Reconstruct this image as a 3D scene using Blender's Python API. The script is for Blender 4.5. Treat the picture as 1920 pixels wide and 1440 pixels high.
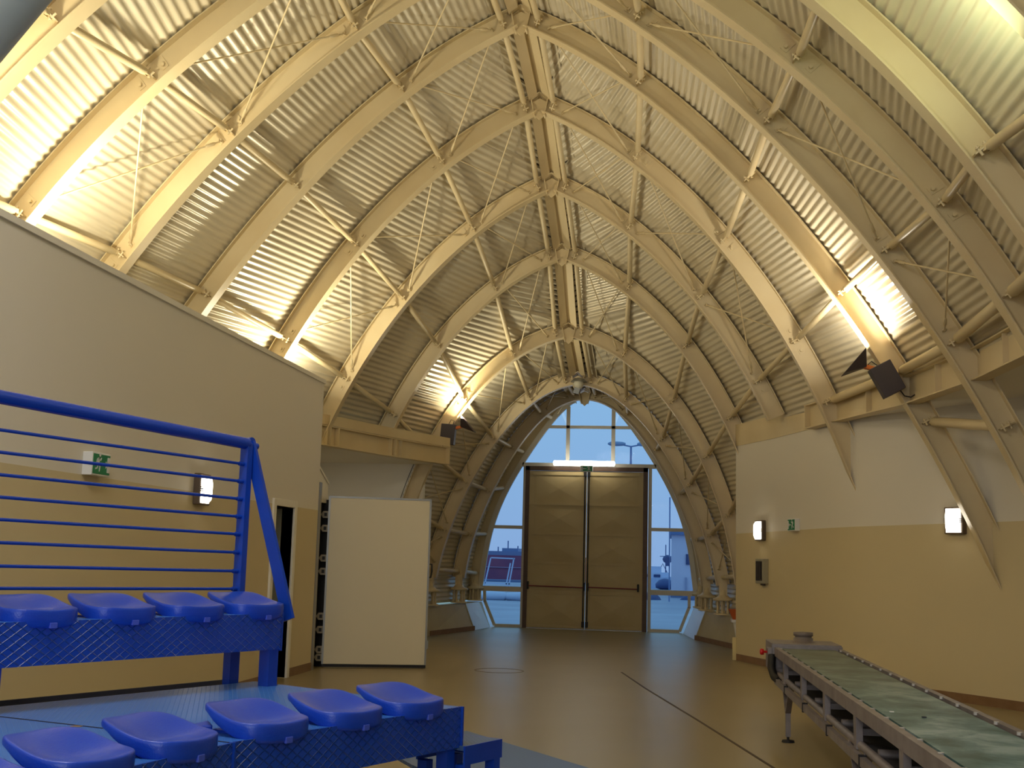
import bpy, bmesh, math, random
import numpy as np
from mathutils import Vector, Matrix
random.seed(7)
scene = bpy.context.scene
for o in list(bpy.data.objects): bpy.data.objects.remove(o)
COL = scene.collection

# ------------------------------------------------------------------ camera
CAM = Vector((2.054, 0.0, 1.6))
F_PX, PITCH, ROLL, YAW = 2279.0, math.radians(8.219), math.radians(1.529), math.radians(-7.723)
cd = bpy.data.cameras.new('camera'); cam = bpy.data.objects.new('camera', cd); COL.objects.link(cam)
cd.sensor_fit = 'HORIZONTAL'; cd.sensor_width = 36.0; cd.lens = 36.0 * F_PX / 1920.0
cd.clip_start = 0.05; cd.clip_end = 600
sy, cy_ = math.sin(YAW), math.cos(YAW); sp, cp = math.sin(PITCH), math.cos(PITCH)
fwd = Vector((sy * cp, cy_ * cp, sp)); rt = Vector((cy_, -sy, 0)); up = rt.cross(fwd)
cr, sr = math.cos(ROLL), math.sin(ROLL)
rt2 = rt * cr + up * sr; up2 = -rt * sr + up * cr
m = Matrix((rt2, up2, -fwd)).transposed().to_4x4(); m.translation = CAM
cam.matrix_world = m
scene.camera = cam

# ------------------------------------------------------------------ view
scene.view_settings.view_transform = 'Standard'
scene.view_settings.look = 'None'
scene.view_settings.exposure = -0.12
scene.view_settings.gamma = 1.0
scene.view_settings.use_curve_mapping = False

def lin(c):
    r = []
    for v in c:
        v = v / 255.0
        r.append(v / 12.92 if v <= 0.04045 else ((v + 0.055) / 1.055) ** 2.4)
    return r

# ------------------------------------------------------------------ world: overcast blue dusk
w = bpy.data.worlds.new('dusk'); scene.world = w; w.use_nodes = True
nt = w.node_tree; nt.nodes.clear()
out = nt.nodes.new('ShaderNodeOutputWorld'); bg = nt.nodes.new('ShaderNodeBackground')
tc = nt.nodes.new('ShaderNodeTexCoord'); sx = nt.nodes.new('ShaderNodeSeparateXYZ'); rp = nt.nodes.new('ShaderNodeValToRGB')
nt.links.new(tc.outputs['Generated'], sx.inputs[0]); nt.links.new(sx.outputs['Z'], rp.inputs[0])
rp.color_ramp.elements[0].position = 0.0; rp.color_ramp.elements[0].color = (*lin((160, 190, 232)), 1)
rp.color_ramp.elements[1].position = 0.25; rp.color_ramp.elements[1].color = (*lin((160, 212, 244)), 1)
nt.links.new(rp.outputs[0], bg.inputs[0]); bg.inputs[1].default_value = 1.0
nt.links.new(bg.outputs[0], out.inputs[0])

# ------------------------------------------------------------------ vault floodlights (some with fittings below) and added unseen fills
def area(name, loc, direction, size, power, color, spread=180, sizey=None):
    d = bpy.data.lights.new(name, 'AREA'); d.energy = power; d.color = color; d.size = size
    if sizey: d.shape = 'RECTANGLE'; d.size_y = sizey
    d.spread = math.radians(spread)
    o = bpy.data.objects.new(name, d); COL.objects.link(o); o.location = loc
    o.rotation_euler = Vector(direction).to_track_quat('-Z', 'Y').to_euler()
    return o
WARM = (1.0, 0.90, 0.64); WARMW = (1.0, 0.92, 0.74); GREENW = (0.88, 1.0, 0.62)
NEUT = (1.0, 0.90, 0.72)
area('flood_and_fill_beam', (4.20, 15.42, 4.30), (-0.25, 0.05, 1), 0.20, 84, NEUT)
area('flood_and_fill_beam', (-2.05, 23.35, 4.30), (0.30, 0.05, 1), 0.20, 62, WARM)
area('flood_and_fill_beam', (-3.50, 17.62, 4.14), (0.20, 0.0, 1), 0.18, 115, WARM)
area('flood_and_fill_beam', (-3.95, 11.72, 4.45), (0.22, 0.02, 1), 0.22, 125, WARM)
area('flood_and_fill_beam', (-3.5, 8.6, 4.6), (0.12, 0.55, 0.9), 0.25, 70, WARM)
area('flood_and_fill_beam', (3.78, 7.95, 4.78), (-0.25, 0.12, 1), 0.22, 30, GREENW)
area('flood_and_fill_beam', (1.2, -1.5, 4.4), (-0.05, 0.10, 1), 1.2, 190, WARMW)  # added fill behind the camera, no fitting built
area('hall_fill_light', (-0.6, 4.5, 6.2), (0.05, 0.25, -1), 1.6, 175, (1.0, 0.93, 0.84))  # added neutral fill over the stand, no lamp built
area('side_room_fill', (-5.6, 20.5, 2.9), (0.3, 0.2, -1), 0.8, 22, WARMW)  # added unseen fill brightening the left recess
area('rear_daylight_fill', (0.8, -5.8, 2.8), (0, 1, 0.0), 6.0, 230, (0.80, 0.88, 1.0), 180, 3.6)  # added fill standing for daylight from an assumed rear glazing

# ------------------------------------------------------------------ materials
MATS = {}
def mat(name, rgb, rough=0.5, metal=0.0, spec=0.5, coat=0.0):
    if name in MATS: return MATS[name]
    m = bpy.data.materials.new(name); m.use_nodes = True
    b = m.node_tree.nodes['Principled BSDF']
    b.inputs['Base Color'].default_value = (*lin(rgb), 1); b.inputs['Roughness'].default_value = rough
    b.inputs['Metallic'].default_value = metal; b.inputs['Specular IOR Level'].default_value = spec
    b.inputs['Coat Weight'].default_value = coat
    MATS[name] = m; return m
def nodes(m): return m.node_tree.nodes, m.node_tree.links, m.node_tree.nodes['Principled BSDF']
def noisy(m, rgb2, scale=3.0, fac=(0.35, 0.7), detail=4, stretch=(1, 1, 1), bump=0.0, bscale=60):
    n, l, b = nodes(m)
    tc = n.new('ShaderNodeTexCoord'); mp = n.new('ShaderNodeMapping'); mp.inputs['Scale'].default_value = stretch
    nz = n.new('ShaderNodeTexNoise'); nz.inputs['Scale'].default_value = scale; nz.inputs['Detail'].default_value = detail
    r = n.new('ShaderNodeValToRGB'); c1 = tuple(b.inputs['Base Color'].default_value)
    r.color_ramp.elements[0].position = fac[0]; r.color_ramp.elements[0].color = c1
    r.color_ramp.elements[1].position = fac[1]; r.color_ramp.elements[1].color = (*lin(rgb2), 1)
    l.new(tc.outputs['Object'], mp.inputs[0]); l.new(mp.outputs[0], nz.inputs[0]); l.new(nz.outputs[0], r.inputs[0]); l.new(r.outputs[0], b.inputs['Base Color'])
    if bump:
        n2 = n.new('ShaderNodeTexNoise'); n2.inputs['Scale'].default_value = bscale
        bp = n.new('ShaderNodeBump'); bp.inputs['Strength'].default_value = bump; bp.inputs['Distance'].default_value = 0.01
        l.new(mp.outputs[0], n2.inputs[0]); l.new(n2.outputs[0], bp.inputs['Height']); l.new(bp.outputs[0], b.inputs['Normal'])
    return m
def emis(name, rgb, strength):
    m = bpy.data.materials.new(name); m.use_nodes = True
    b = m.node_tree.nodes['Principled BSDF']; b.inputs['Base Color'].default_value = (*lin(rgb), 1)
    b.inputs['Emission Color'].default_value = (*lin(rgb), 1); b.inputs['Emission Strength'].default_value = strength
    MATS[name] = m; return m

CREAM = noisy(mat('cream_steel', (220, 203, 164), 0.42), (212, 192, 150), 1.3)
SHEET = noisy(mat('corrugated_metal', (214, 205, 182), 0.34, 0.15), (206, 195, 169), 0.7)
WHITEP = mat('white_paint', (235, 230, 218), 0.6)
YELL = mat('yellow_paint', (214, 198, 148), 0.55)
SKIRT = noisy(mat('skirting_tile', (128, 96, 66), 0.4), (140, 108, 78), 6)
BLUE = noisy(mat('blue_steel', (18, 70, 186), 0.33), (15, 62, 172), 4)
BLUERAIL = mat('blue_rail', (18, 66, 180), 0.25)
SEATM = noisy(mat('blue_plastic', (24, 70, 200), 0.30), (30, 78, 204), 9, bump=0.12, bscale=120)
SEATC = mat('pale_blue_clip', (75, 98, 215), 0.4)
DARK = mat('black_rubber', (18, 16, 20), 0.6)
HOUS = mat('dark_housing', (62, 54, 58), 0.5)
ORANGE = mat('orange_bracket', (205, 110, 30), 0.5)
BROWNF = noisy(mat('brown_frame', (92, 66, 46), 0.5), (78, 54, 38), 5)
DOORP = noisy(mat('door_paint', (196, 176, 128), 0.5), (190, 168, 118), 2)
LEAFW = mat('leaf_white', (228, 218, 192), 0.5)
ALU = mat('aluminium', (150, 150, 148), 0.4, 0.7)
GALV = noisy(mat('galvanised', (142, 134, 134), 0.45, 0.4), (120, 112, 112), 7)
GREYD = mat('grey_door', (128, 132, 128), 0.5)
GREEN = mat('sign_green', (0, 130, 80), 0.45)
SIGNW = mat('sign_white', (225, 225, 225), 0.45)
REDK = mat('red_knob', (200, 20, 25), 0.35)
REDBAR = mat('red_bar', (120, 30, 28), 0.4)
CONC = noisy(mat('plinth_paint', (194, 180, 134), 0.4), (186, 170, 122), 2)
PLWHITE = mat('plinth_cap', (205, 205, 205), 0.3)
WFRAME = mat('window_frame_paint', (212, 204, 186), 0.4)
LAMPG = emis('lamp_glass', (255, 246, 225), 9.0)
TUBEG = emis('tube_glass', (255, 250, 235), 10.0)
BACKSIGN = mat('sign_green_far', (0, 120, 80), 0.4)

def glass_mat():
    m = bpy.data.materials.new('pane_glass'); m.use_nodes = True; n = m.node_tree.nodes; l = m.node_tree.links; n.clear()
    o = n.new('ShaderNodeOutputMaterial'); t = n.new('ShaderNodeBsdfTransparent'); g = n.new('ShaderNodeBsdfGlossy'); mx = n.new('ShaderNodeMixShader')
    t.inputs[0].default_value = (0.86, 0.92, 0.97, 1); g.inputs['Roughness'].default_value = 0.03
    fr = n.new('ShaderNodeFresnel'); fr.inputs[0].default_value = 1.08
    l.new(fr.outputs[0], mx.inputs[0]); l.new(t.outputs[0], mx.inputs[1]); l.new(g.outputs[0], mx.inputs[2]); l.new(mx.outputs[0], o.inputs[0])
    return m
GLASS = glass_mat()

def floor_mat():
    m = mat('resin_floor', (150, 136, 100), 0.30, 0.0, 0.5)
    noisy(m, (146, 131, 95), 0.8, (0.3, 0.75), 5)
    n, l, b = nodes(m)
    tc = n.new('ShaderNodeTexCoord'); nz = n.new('ShaderNodeTexNoise'); nz.inputs['Scale'].default_value = .7; nz.inputs['Detail'].default_value = 3
    mr = n.new('ShaderNodeMapRange'); mr.inputs['To Min'].default_value = 0.30; mr.inputs['To Max'].default_value = 0.38
    l.new(tc.outputs['Object'], nz.inputs[0]); l.new(nz.outputs[0], mr.inputs[0]); l.new(mr.outputs[0], b.inputs['Roughness'])
    return m
FLOOR = floor_mat()

def dado_mat(name, z0, slope, axis='X'):
    m = mat(name, (235, 230, 218), 0.6); n, l, b = nodes(m)
    tc = n.new('ShaderNodeTexCoord'); s = n.new('ShaderNodeSeparateXYZ'); l.new(tc.outputs['Object'], s.inputs[0])
    a = n.new('ShaderNodeMath'); a.operation = 'MULTIPLY_ADD'; l.new(s.outputs[axis], a.inputs[0]); a.inputs[1].default_value = slope; a.inputs[2].default_value = z0
    g = n.new('ShaderNodeMath'); g.operation = 'GREATER_THAN'; l.new(s.outputs['Z'], g.inputs[0]); l.new(a.outputs[0], g.inputs[1])
    mx = n.new('ShaderNodeMix'); mx.data_type = 'RGBA'; mx.inputs['A'].default_value = (*lin((211, 195, 155)), 1); mx.inputs['B'].default_value = (*lin((226, 220, 208)), 1)
    l.new(g.outputs[0], mx.inputs['Factor']); l.new(mx.outputs['Result'], b.inputs['Base Color'])
    nz = n.new('ShaderNodeTexNoise'); nz.inputs['Scale'].default_value = 40; bp = n.new('ShaderNodeBump'); bp.inputs['Strength'].default_value = 0.08
    l.new(tc.outputs['Object'], nz.inputs[0]); l.new(nz.outputs[0], bp.inputs['Height']); l.new(bp.outputs[0], b.inputs['Normal'])
    return m
DADO_L = dado_mat('left_wall_paint', 2.22, 0.0)
DADO_R = dado_mat('right_wall_paint', 2.08, 0.022)

def tread_mat(name, rgb, kx, kz, a1='Y', a2='Z', strength=0.8, rough=0.3):
    """painted steel plate with raised crossing ribs (fine relief)"""
    m = mat(name, rgb, rough, 0.0, 0.6); n, l, b = nodes(m)
    tc = n.new('ShaderNodeTexCoord'); s = n.new('ShaderNodeSeparateXYZ'); l.new(tc.outputs['Object'], s.inputs[0])
    hs = []
    for sg in (1, -1):
        u = n.new('ShaderNodeMath'); u.operation = 'MULTIPLY'; l.new(s.outputs[a1], u.inputs[0]); u.inputs[1].default_value = kx
        v = n.new('ShaderNodeMath'); v.operation = 'MULTIPLY_ADD'; l.new(s.outputs[a2], v.inputs[0]); v.inputs[1].default_value = sg * kz; l.new(u.outputs[0], v.inputs[2])
        f = n.new('ShaderNodeMath'); f.operation = 'PINGPONG'; l.new(v.outputs[0], f.inputs[0]); f.inputs[1].default_value = 0.5
        r = n.new('ShaderNodeMapRange'); l.new(f.outputs[0], r.inputs[0]); r.inputs['From Min'].default_value = 0.0; r.inputs['From Max'].default_value = 0.085; r.inputs['To Min'].default_value = 1; r.inputs['To Max'].default_value = 0
        hs.append(r)
    mx = n.new('ShaderNodeMath'); mx.operation = 'MAXIMUM'; l.new(hs[0].outputs[0], mx.inputs[0]); l.new(hs[1].outputs[0], mx.inputs[1])
    bp = n.new('ShaderNodeBump'); bp.inputs['Strength'].default_value = strength; bp.inputs['Distance'].default_value = 0.009
    l.new(mx.outputs[0], bp.inputs['Height']); l.new(bp.outputs[0], b.inputs['Normal'])
    cm = n.new('ShaderNodeMix'); cm.data_type = 'RGBA'; cm.inputs['A'].default_value = (*lin(rgb), 1); cm.inputs['B'].default_value = (*lin([min(255, c + 38) for c in rgb]), 1)  # lighter ridge lines: highlights on the raised ribs put into the colour
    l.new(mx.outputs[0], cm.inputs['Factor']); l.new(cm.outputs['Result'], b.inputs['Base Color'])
    return m
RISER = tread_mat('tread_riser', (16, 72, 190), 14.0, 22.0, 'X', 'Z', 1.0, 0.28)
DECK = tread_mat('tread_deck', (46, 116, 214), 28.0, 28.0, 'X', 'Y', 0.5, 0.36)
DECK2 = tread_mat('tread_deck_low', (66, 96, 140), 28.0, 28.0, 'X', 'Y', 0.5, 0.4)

# ------------------------------------------------------------------ mesh helpers
def V(*a): return Vector(a)
class MB:
    def __init__(s): s.v = []; s.f = []; s.sm = []
    def add(s, verts, faces, smooth=False):
        o = len(s.v); s.v += [tuple(p) for p in verts]; s.f += [tuple(i + o for i in f) for f in faces]; s.sm += [smooth] * len(faces); return s
    def box(s, x0, x1, y0, y1, z0, z1, M=None, bev=0):
        p = [V(x, y, z) for x in (x0, x1) for y in (y0, y1) for z in (z0, z1)]
        if M is not None: p = [M @ q for q in p]
        return s.add(p, [(0, 1, 3, 2), (4, 6, 7, 5), (0, 4, 5, 1), (2, 3, 7, 6), (0, 2, 6, 4), (1, 5, 7, 3)])
    def bar(s, a, b, w, h, upv=(0, 0, 1)):
        a, b = Vector(a), Vector(b); d = (b - a).normalized(); u = Vector(upv); sdir = d.cross(u)
        if sdir.length < 1e-4: sdir = d.cross(V(1, 0, 0))
        sdir.normalize(); u = sdir.cross(d)
        p = [q + sdir * i * w / 2 + u * j * h / 2 for q in (a, b) for i in (-1, 1) for j in (-1, 1)]
        return s.add(p, [(0, 1, 3, 2), (4, 6, 7, 5), (0, 4, 5, 1), (2, 3, 7, 6), (0, 2, 6, 4), (1, 5, 7, 3)])
    def tube(s, pts, r, n=10, cap=True):
        pts = [Vector(p) for p in pts]; rs = r if isinstance(r, (list, tuple)) else [r] * len(pts)
        rings = []; u = None
        for i, p in enumerate(pts):
            d = (pts[min(i + 1, len(pts) - 1)] - pts[max(i - 1, 0)]).normalized()
            if u is None:
                u = d.cross(V(0, 0, 1));
                if u.length < 1e-3: u = d.cross(V(1, 0, 0))
            u = (u - d * u.dot(d)).normalized(); v = d.cross(u)
            rings.append([p + (u * math.cos(2 * math.pi * k / n) + v * math.sin(2 * math.pi * k / n)) * rs[i] for k in range(n)])
        vs = [q for rg in rings for q in rg]; fs = []
        for i in range(len(pts) - 1):
            for k in range(n): fs.append((i * n + k, i * n + (k + 1) % n, (i + 1) * n + (k + 1) % n, (i + 1) * n + k))
        s.add(vs, fs, True)
        if cap:
            s.add(rings[0], [tuple(range(n))[::-1]]); s.add(rings[-1], [tuple(range(n))])
        return s
    def prism(s, poly, d, M=None):
        """poly: list of 3D points (planar), extruded by vector d"""
        poly = [Vector(p) for p in poly]; d = Vector(d); n = len(poly)
        vs = poly + [p + d for p in poly]
        if M is not None: vs = [M @ q for q in vs]
        fs = [tuple(range(n))[::-1], tuple(range(n, 2 * n))] + [(i, (i + 1) % n, n + (i + 1) % n, n + i) for i in range(n)]
        return s.add(vs, fs)
    def lathe(s, prof, M=None, n=20):
        """prof: list of (r,z)"""
        vs = []; fs = []
        for r, z in prof:
            for k in range(n):
                p = V(r * math.cos(2 * math.pi * k / n), r * math.sin(2 * math.pi * k / n), z); vs.append(M @ p if M is not None else p)
        for i in range(len(prof) - 1):
            for k in range(n): fs.append((i * n + k, i * n + (k + 1) % n, (i + 1) * n + (k + 1) % n, (i + 1) * n + k))
        s.add(vs, fs, True)
        s.add([vs[k] for k in range(n)], [tuple(range(n))[::-1]]); s.add([vs[(len(prof) - 1) * n + k] for k in range(n)], [tuple(range(n))])
        return s
    def build(s, name, material, parent=None, kind=None, bevel=0):
        me = bpy.data.meshes.new(name); me.from_pydata(s.v, [], s.f); me.update()
        me.polygons.foreach_set('use_smooth', s.sm)
        bm = bmesh.new(); bm.from_mesh(me); bmesh.ops.recalc_face_normals(bm, faces=bm.faces); bm.to_mesh(me); bm.free()
        me.materials.append(material)
        o = bpy.data.objects.new(name, me); COL.objects.link(o)
        if parent is not None: o.parent = parent
        if kind: o['kind'] = kind
        if bevel:
            b = o.modifiers.new('bevel', 'BEVEL'); b.width = bevel; b.segments = 2; b.limit_method = 'ANGLE'
        return o
def thing(name, label, cat, loc=(0, 0, 0), rot=(0, 0, 0), group=None):
    o = bpy.data.objects.new(name, None); COL.objects.link(o); o.empty_display_size = 0.1
    o.location = loc; o.rotation_euler = rot; o['label'] = label; o['category'] = cat
    if group: o['group'] = group
    return o
def tag(o, label, cat, group=None):
    o['label'] = label; o['category'] = cat
    if group: o['group'] = group
    return o
def setting(name, loc=(0, 0, 0), rot=(0, 0, 0)):
    o = bpy.data.objects.new(name, None); COL.objects.link(o); o.location = loc; o.rotation_euler = rot; o['kind'] = 'structure'; return o
def copy_tree(o, parent=None):
    c = o.copy(); COL.objects.link(c); c.parent = parent
    for ch in o.children: copy_tree(ch, c)
    return c

# ------------------------------------------------------------------ the vault profiles
# (Y, ridge X, apex height, half-section points (x, z) rows 0..5, foot (x, z))
RIBS = [
 # name  Y     rx     apex   nodes (row: x,z)                                                                   foot
 ('Z', 7.6, -0.10, 8.45, [(.26, 8.24), (1.60, 7.45), (3.36, 6.12), (4.74, 4.72), (5.20, 4.00), (5.55, 3.1)], (6.6, .2)),
 ('A', 9.6, -0.10, 8.70, [(.26, 8.48), (1.58, 7.60), (3.33, 6.26), (4.53, 4.87), (5.05, 4.05), (5.5, 3.15)], (6.6, .2)),
 ('B', 11.6, -0.10, 8.98, [(.26, 8.76), (1.63, 7.88), (3.29, 6.52), (4.68, 5.08), (5.27, 4.19), (5.7, 3.2)], (6.7, .2)),
 ('C', 13.6, -0.11, 9.08, [(.26, 8.87), (1.71, 7.95), (3.22, 6.66), (4.49, 5.13), (5.16, 4.07), (5.70, 3.16)], (6.75, .2)),
 ('D', 15.6, -0.07, 9.08, [(.258, 8.869), (1.634, 7.966), (3.058, 6.608), (4.233, 5.09), (4.90, 4.05), (5.24, 3.44)], (6.55, .3)),
 ('E', 17.6, -0.02, 8.624, [(.225, 8.416), (1.502, 7.614), (2.758, 6.30), (3.80, 4.83), (4.25, 3.95), (4.52, 3.2)], (5.2, 1.0)),
 ('F', 19.6, -0.02, 8.01, [(.247, 7.806), (1.319, 7.092), (2.484, 5.911), (3.386, 4.528), (3.80, 3.66), (4.05, 3.0)], (4.5, 1.2)),
 ('G', 21.6, -0.01, 7.323, [(.25, 7.133), (1.234, 6.529), (2.256, 5.452), (3.036, 4.178), (3.42, 3.25), (3.62, 2.6)], (3.95, 1.2)),
 ('H', 23.6, -0.04, 6.245, [(.265, 6.072), (1.11, 5.65), (2.066, 4.726), (2.70, 3.66), (3.12, 2.54), (3.36, 1.4)], (3.38, 1.2)),
 ('I', 25.6, 0.0, 5.584, [(.268, 5.434), (1.034, 5.026), (1.805, 4.183), (2.375, 3.24), (2.80, 2.2), (3.03, 1.349)], (3.06, 1.15)),
 ('J', 27.6, 0.0, 5.524, [(.25, 5.45), (.995, 4.932), (1.654, 4.148), (2.204, 3.19), (2.583, 2.14), (2.77, 1.30)], (2.79, 1.12)),
 ('K', 29.45, 0.0, 5.70, [(.22, 5.56), (.93, 5.05), (1.60, 4.20), (2.06, 3.35), (2.45, 2.20), (2.66, 1.25)], (2.68, 1.05)),
]
class Prof:
    def __init__(s, Y, rx, apex, nd, foot):
        s.Y, s.rx, s.apex = Y, rx, apex
        P = np.array([(0.0, apex - 0.12)] + nd + [foot]); s.P = P
        t = np.r_[0, np.cumsum(np.hypot(*np.diff(P, axis=0).T))]; w = np.ones(len(t)); w[0] = 3
        # smooth quartic fit, evaluated densely
        cx = np.polyfit(t, P[:, 0], 4, w=w); cz = np.polyfit(t, P[:, 1], 4, w=w)
        tt = np.linspace(0, t[-1], 241); x = np.polyval(cx, tt); z = np.polyval(cz, tt)
        x = x - x[0] * np.clip(1 - tt / 0.5, 0, 1)
        z = np.minimum.accumulate(z)
        s.t, s.x, s.z, s.tn = tt, x, z, t
        dx = np.gradient(x, tt); dz = np.gradient(z, tt); L = np.hypot(dx, dz)
        s.tx, s.tz = dx / L, dz / L
    def xz(s, t): return np.interp(t, s.t, s.x), np.interp(t, s.t, s.z)
    def nrm(s, t):
        a, b = np.interp(t, s.t, s.tx), np.interp(t, s.t, s.tz); return -b, a   # outward normal (right side)
    def x_at(s, z, off=0.0):
        # x of offset curve at height z
        X = s.x - s.tz * off; Z = s.z + s.tx * off
        return float(np.interp(-z, -Z, X))
    def t_at(s, z): return float(np.interp(-z, -s.z, s.t))
PROF = {r[0]: Prof(*r[1:]) for r in RIBS}
ORDER = [r[0] for r in RIBS]
ORDN = {'K': 'glazed end', 'J': 'first', 'I': 'second', 'H': 'third', 'G': 'fourth', 'F': 'fifth', 'E': 'sixth', 'D': 'seventh', 'C': 'eighth', 'B': 'ninth', 'A': 'tenth', 'Z': 'eleventh'}
# lowest height each side is built to (where it meets walls or pedestals)
LOWZ = {'L': dict(Z=3.7, A=3.7, B=3.7, C=3.7, D=3.7, E=3.7, F=3.45, G=3.45, H=1.25, I=1.2, J=1.17, K=1.1),
        'R': dict(Z=.1, A=.1, B=.1, C=.1, D=1.2, E=2.3, F=3.95, G=1.5, H=1.25, I=1.2, J=1.17, K=1.1)}

# ------------------------------------------------------------------ floor
fl = MB().box(-9, 9.6, -6, 29.35, -0.2, 0).build('floor', FLOOR, None, 'structure')

# floor joint running across the resin floor
fj = MB()
jp = [(1.30, 18.40), (1.70, 16.2), (2.30, 13.2), (2.86, 10.29), (3.30, 8.0), (3.9, 5.0)]
for a, b in zip(jp, jp[1:]): fj.bar((*a, .001), (*b, .001), .028, .004)
fj.build('trim_1', mat('joint_dark', (70, 52, 38), .6), None, 'structure')
hc = MB(); hv = []; N = 40
for k in range(N):
    a = 2 * math.pi * k / N; hv += [(.34 * math.cos(a), .34 * math.sin(a), 0), (.365 * math.cos(a), .365 * math.sin(a), 0), (.365 * math.cos(a), .365 * math.sin(a), .003), (.34 * math.cos(a), .34 * math.sin(a), .003)]
hf = []
for k in range(N):
    a, b = 4 * k, 4 * ((k + 1) % N)
    for i in range(4): hf.append((a + i, b + i, b + (i + 1) % 4, a + (i + 1) % 4))
hc.add(hv, hf); hatch = hc.build('floor_hatch', mat('hatch_rim', (128, 106, 68), .5)); hatch.location = (-0.45, 17.9, 0.0)
tag(hatch, 'faint round hatch rim set flush in the resin floor before the double door', 'hatch')

# ------------------------------------------------------------------ ceiling of corrugated sheets
ceiling = setting('ceiling')
PITCH_W = 0.097; AMP = 0.0105; OFF = 0.162
def bay_sheets(a, b, side, zlow, nper=8, AMP=AMP, OFF=OFF, name='corrugated_sheet', m=None):
    pa, pb = PROF[a], PROF[b]; sg = 1 if side == 'R' else -1
    ta, tb = pa.apex + 0.10, pb.apex + 0.10
    big, ref = (ta, pa) if ta >= tb else (tb, pb)
    # height grid uniform along the arc of a common reference profile
    rf = PROF['D']
    zs = rf.z + rf.tx * OFF; ss = rf.t
    top = max(ta, tb)
    z_of_s = lambda s: np.interp(s, ss, zs) + (0 if rf is not PROF['D'] else 0)
    s_top = float(np.interp(-top, -zs, ss)); s_low = float(np.interp(-zlow, -zs, ss))
    k0 = math.floor(s_top / PITCH_W * nper); k1 = math.ceil(s_low / PITCH_W * nper)
    rows = []
    for k in range(k0, k1 + 1):
        s = k * PITCH_W / nper; z = float(z_of_s(max(s, 0))); wv = AMP * math.cos(2 * math.pi * k / nper)
        if z > top: continue
        if z < zlow - .01: break
        def pt(p, tcap):
            x = p.x_at(z, OFF); return x
        ya, yb = pa.Y, pb.Y; xa = pt(pa, ta); xb = pt(pb, tb); rxa, rxb = pa.rx, pb.rx
        A = [rxa * sg + xa, ya]; B = [rxb * sg + xb, yb]
        if z > ta: f = (z - ta) / (tb - ta); A = [rxa * sg, ya + (yb - ya) * f]
        if z > tb: f = (z - tb) / (ta - tb); B = [rxb * sg, yb + (ya - yb) * f]
        nx, nz = rf.nrm(min(max(s, .05), ss[-1]))
        rows.append((A, B, z, wv, nx, nz, k))
    # split into lapped sheets of 12 waves
    n_per_sheet = 12 * nper if AMP else 10000; i = 0; idx = 0
    while i < len(rows) - 1:
        j = min(i + n_per_sheet, len(rows) - 1); mb = MB(); vs = []; fs = []
        lap = 0.0
        for (A, B, z, wv, nx, nz, k) in rows[i:j + 1]:
            o = wv + lap
            vs.append((sg * (A[0] + nx * o), A[1], z + nz * o)); vs.append((sg * (B[0] + nx * o), B[1], z + nz * o))
        for q in range(len(vs) // 2 - 1): fs.append((2 * q, 2 * q + 1, 2 * q + 3, 2 * q + 2))
        mb.add(vs, fs, True); mb.build(name, m or SHEET, ceiling)
        i += n_per_sheet; idx += 1
for a, b in zip(ORDER, ORDER[1:]):
    i = ORDER.index(a)
    bay_sheets(a, b, 'L', 3.75 if b in 'ABCDEFG' else (3.62 if b == 'H' else 0.62))
    bay_sheets(a, b, 'R', 3.80 if b in 'ABCDE' else (3.72 if b in 'FG' else 0.62))
LIGHTBLK = mat('light_block_shell', (70, 64, 56), .8)  # added dark shell behind the sheets, blocking daylight at the gaps
for a, b in zip(ORDER[:-2], ORDER[1:-1]):
    bay_sheets(a, b, 'L', 3.70 if b in 'ABCDEFG' else 3.5, 1, 0.0, 0.205, 'light_block_shell', LIGHTBLK)
    bay_sheets(a, b, 'R', 3.74 if b in 'ABCDE' else (3.70 if b in 'FG' else 0.62), 1, 0.0, 0.205, 'light_block_shell', LIGHTBLK)
bay_sheets('H', 'I', 'L', .62, 1, 0.0, 0.205, 'light_block_shell', LIGHTBLK)
# added strip outside the sheets, stopping daylight leaks along the ridge
def ridge_light_stop(a, b):
    pa, pb = PROF[a], PROF[b]
    A = V(pa.rx, pa.Y - .01, pa.apex + .10); B = V(pb.rx, pb.Y + .01, pb.apex + .10)
    MB().prism([A + V(-.42, 0, -.24), A + V(0, 0, .06), A + V(.42, 0, -.24), A + V(.42, 0, -.20), A + V(0, 0, .10), A + V(-.42, 0, -.20)], B - A).build('ridge_light_stop', SHEET, ceiling)
for a, b in zip(ORDER, ORDER[1:]): ridge_light_stop(a, b)
# nearer bays behind the camera, plain shell
PROF['Y'] = Prof(3.6, -.1, 7.9, [(.26, 7.7), (1.45, 6.9), (2.9, 5.6), (4.0, 4.5), (4.6, 3.8), (5.1, 3.0)], (6.2, .2))
PROF['X'] = Prof(-2.4, -.1, 7.6, [(.26, 7.4), (1.45, 6.6), (2.8, 5.4), (3.9, 4.4), (4.5, 3.7), (5.0, 3.0)], (6.1, .2))
for a, b in (('X', 'Y'), ('Y', 'Z')):
    bay_sheets(a, b, 'L', 3.75); bay_sheets(a, b, 'R', 3.80); ridge_light_stop(a, b)

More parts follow.
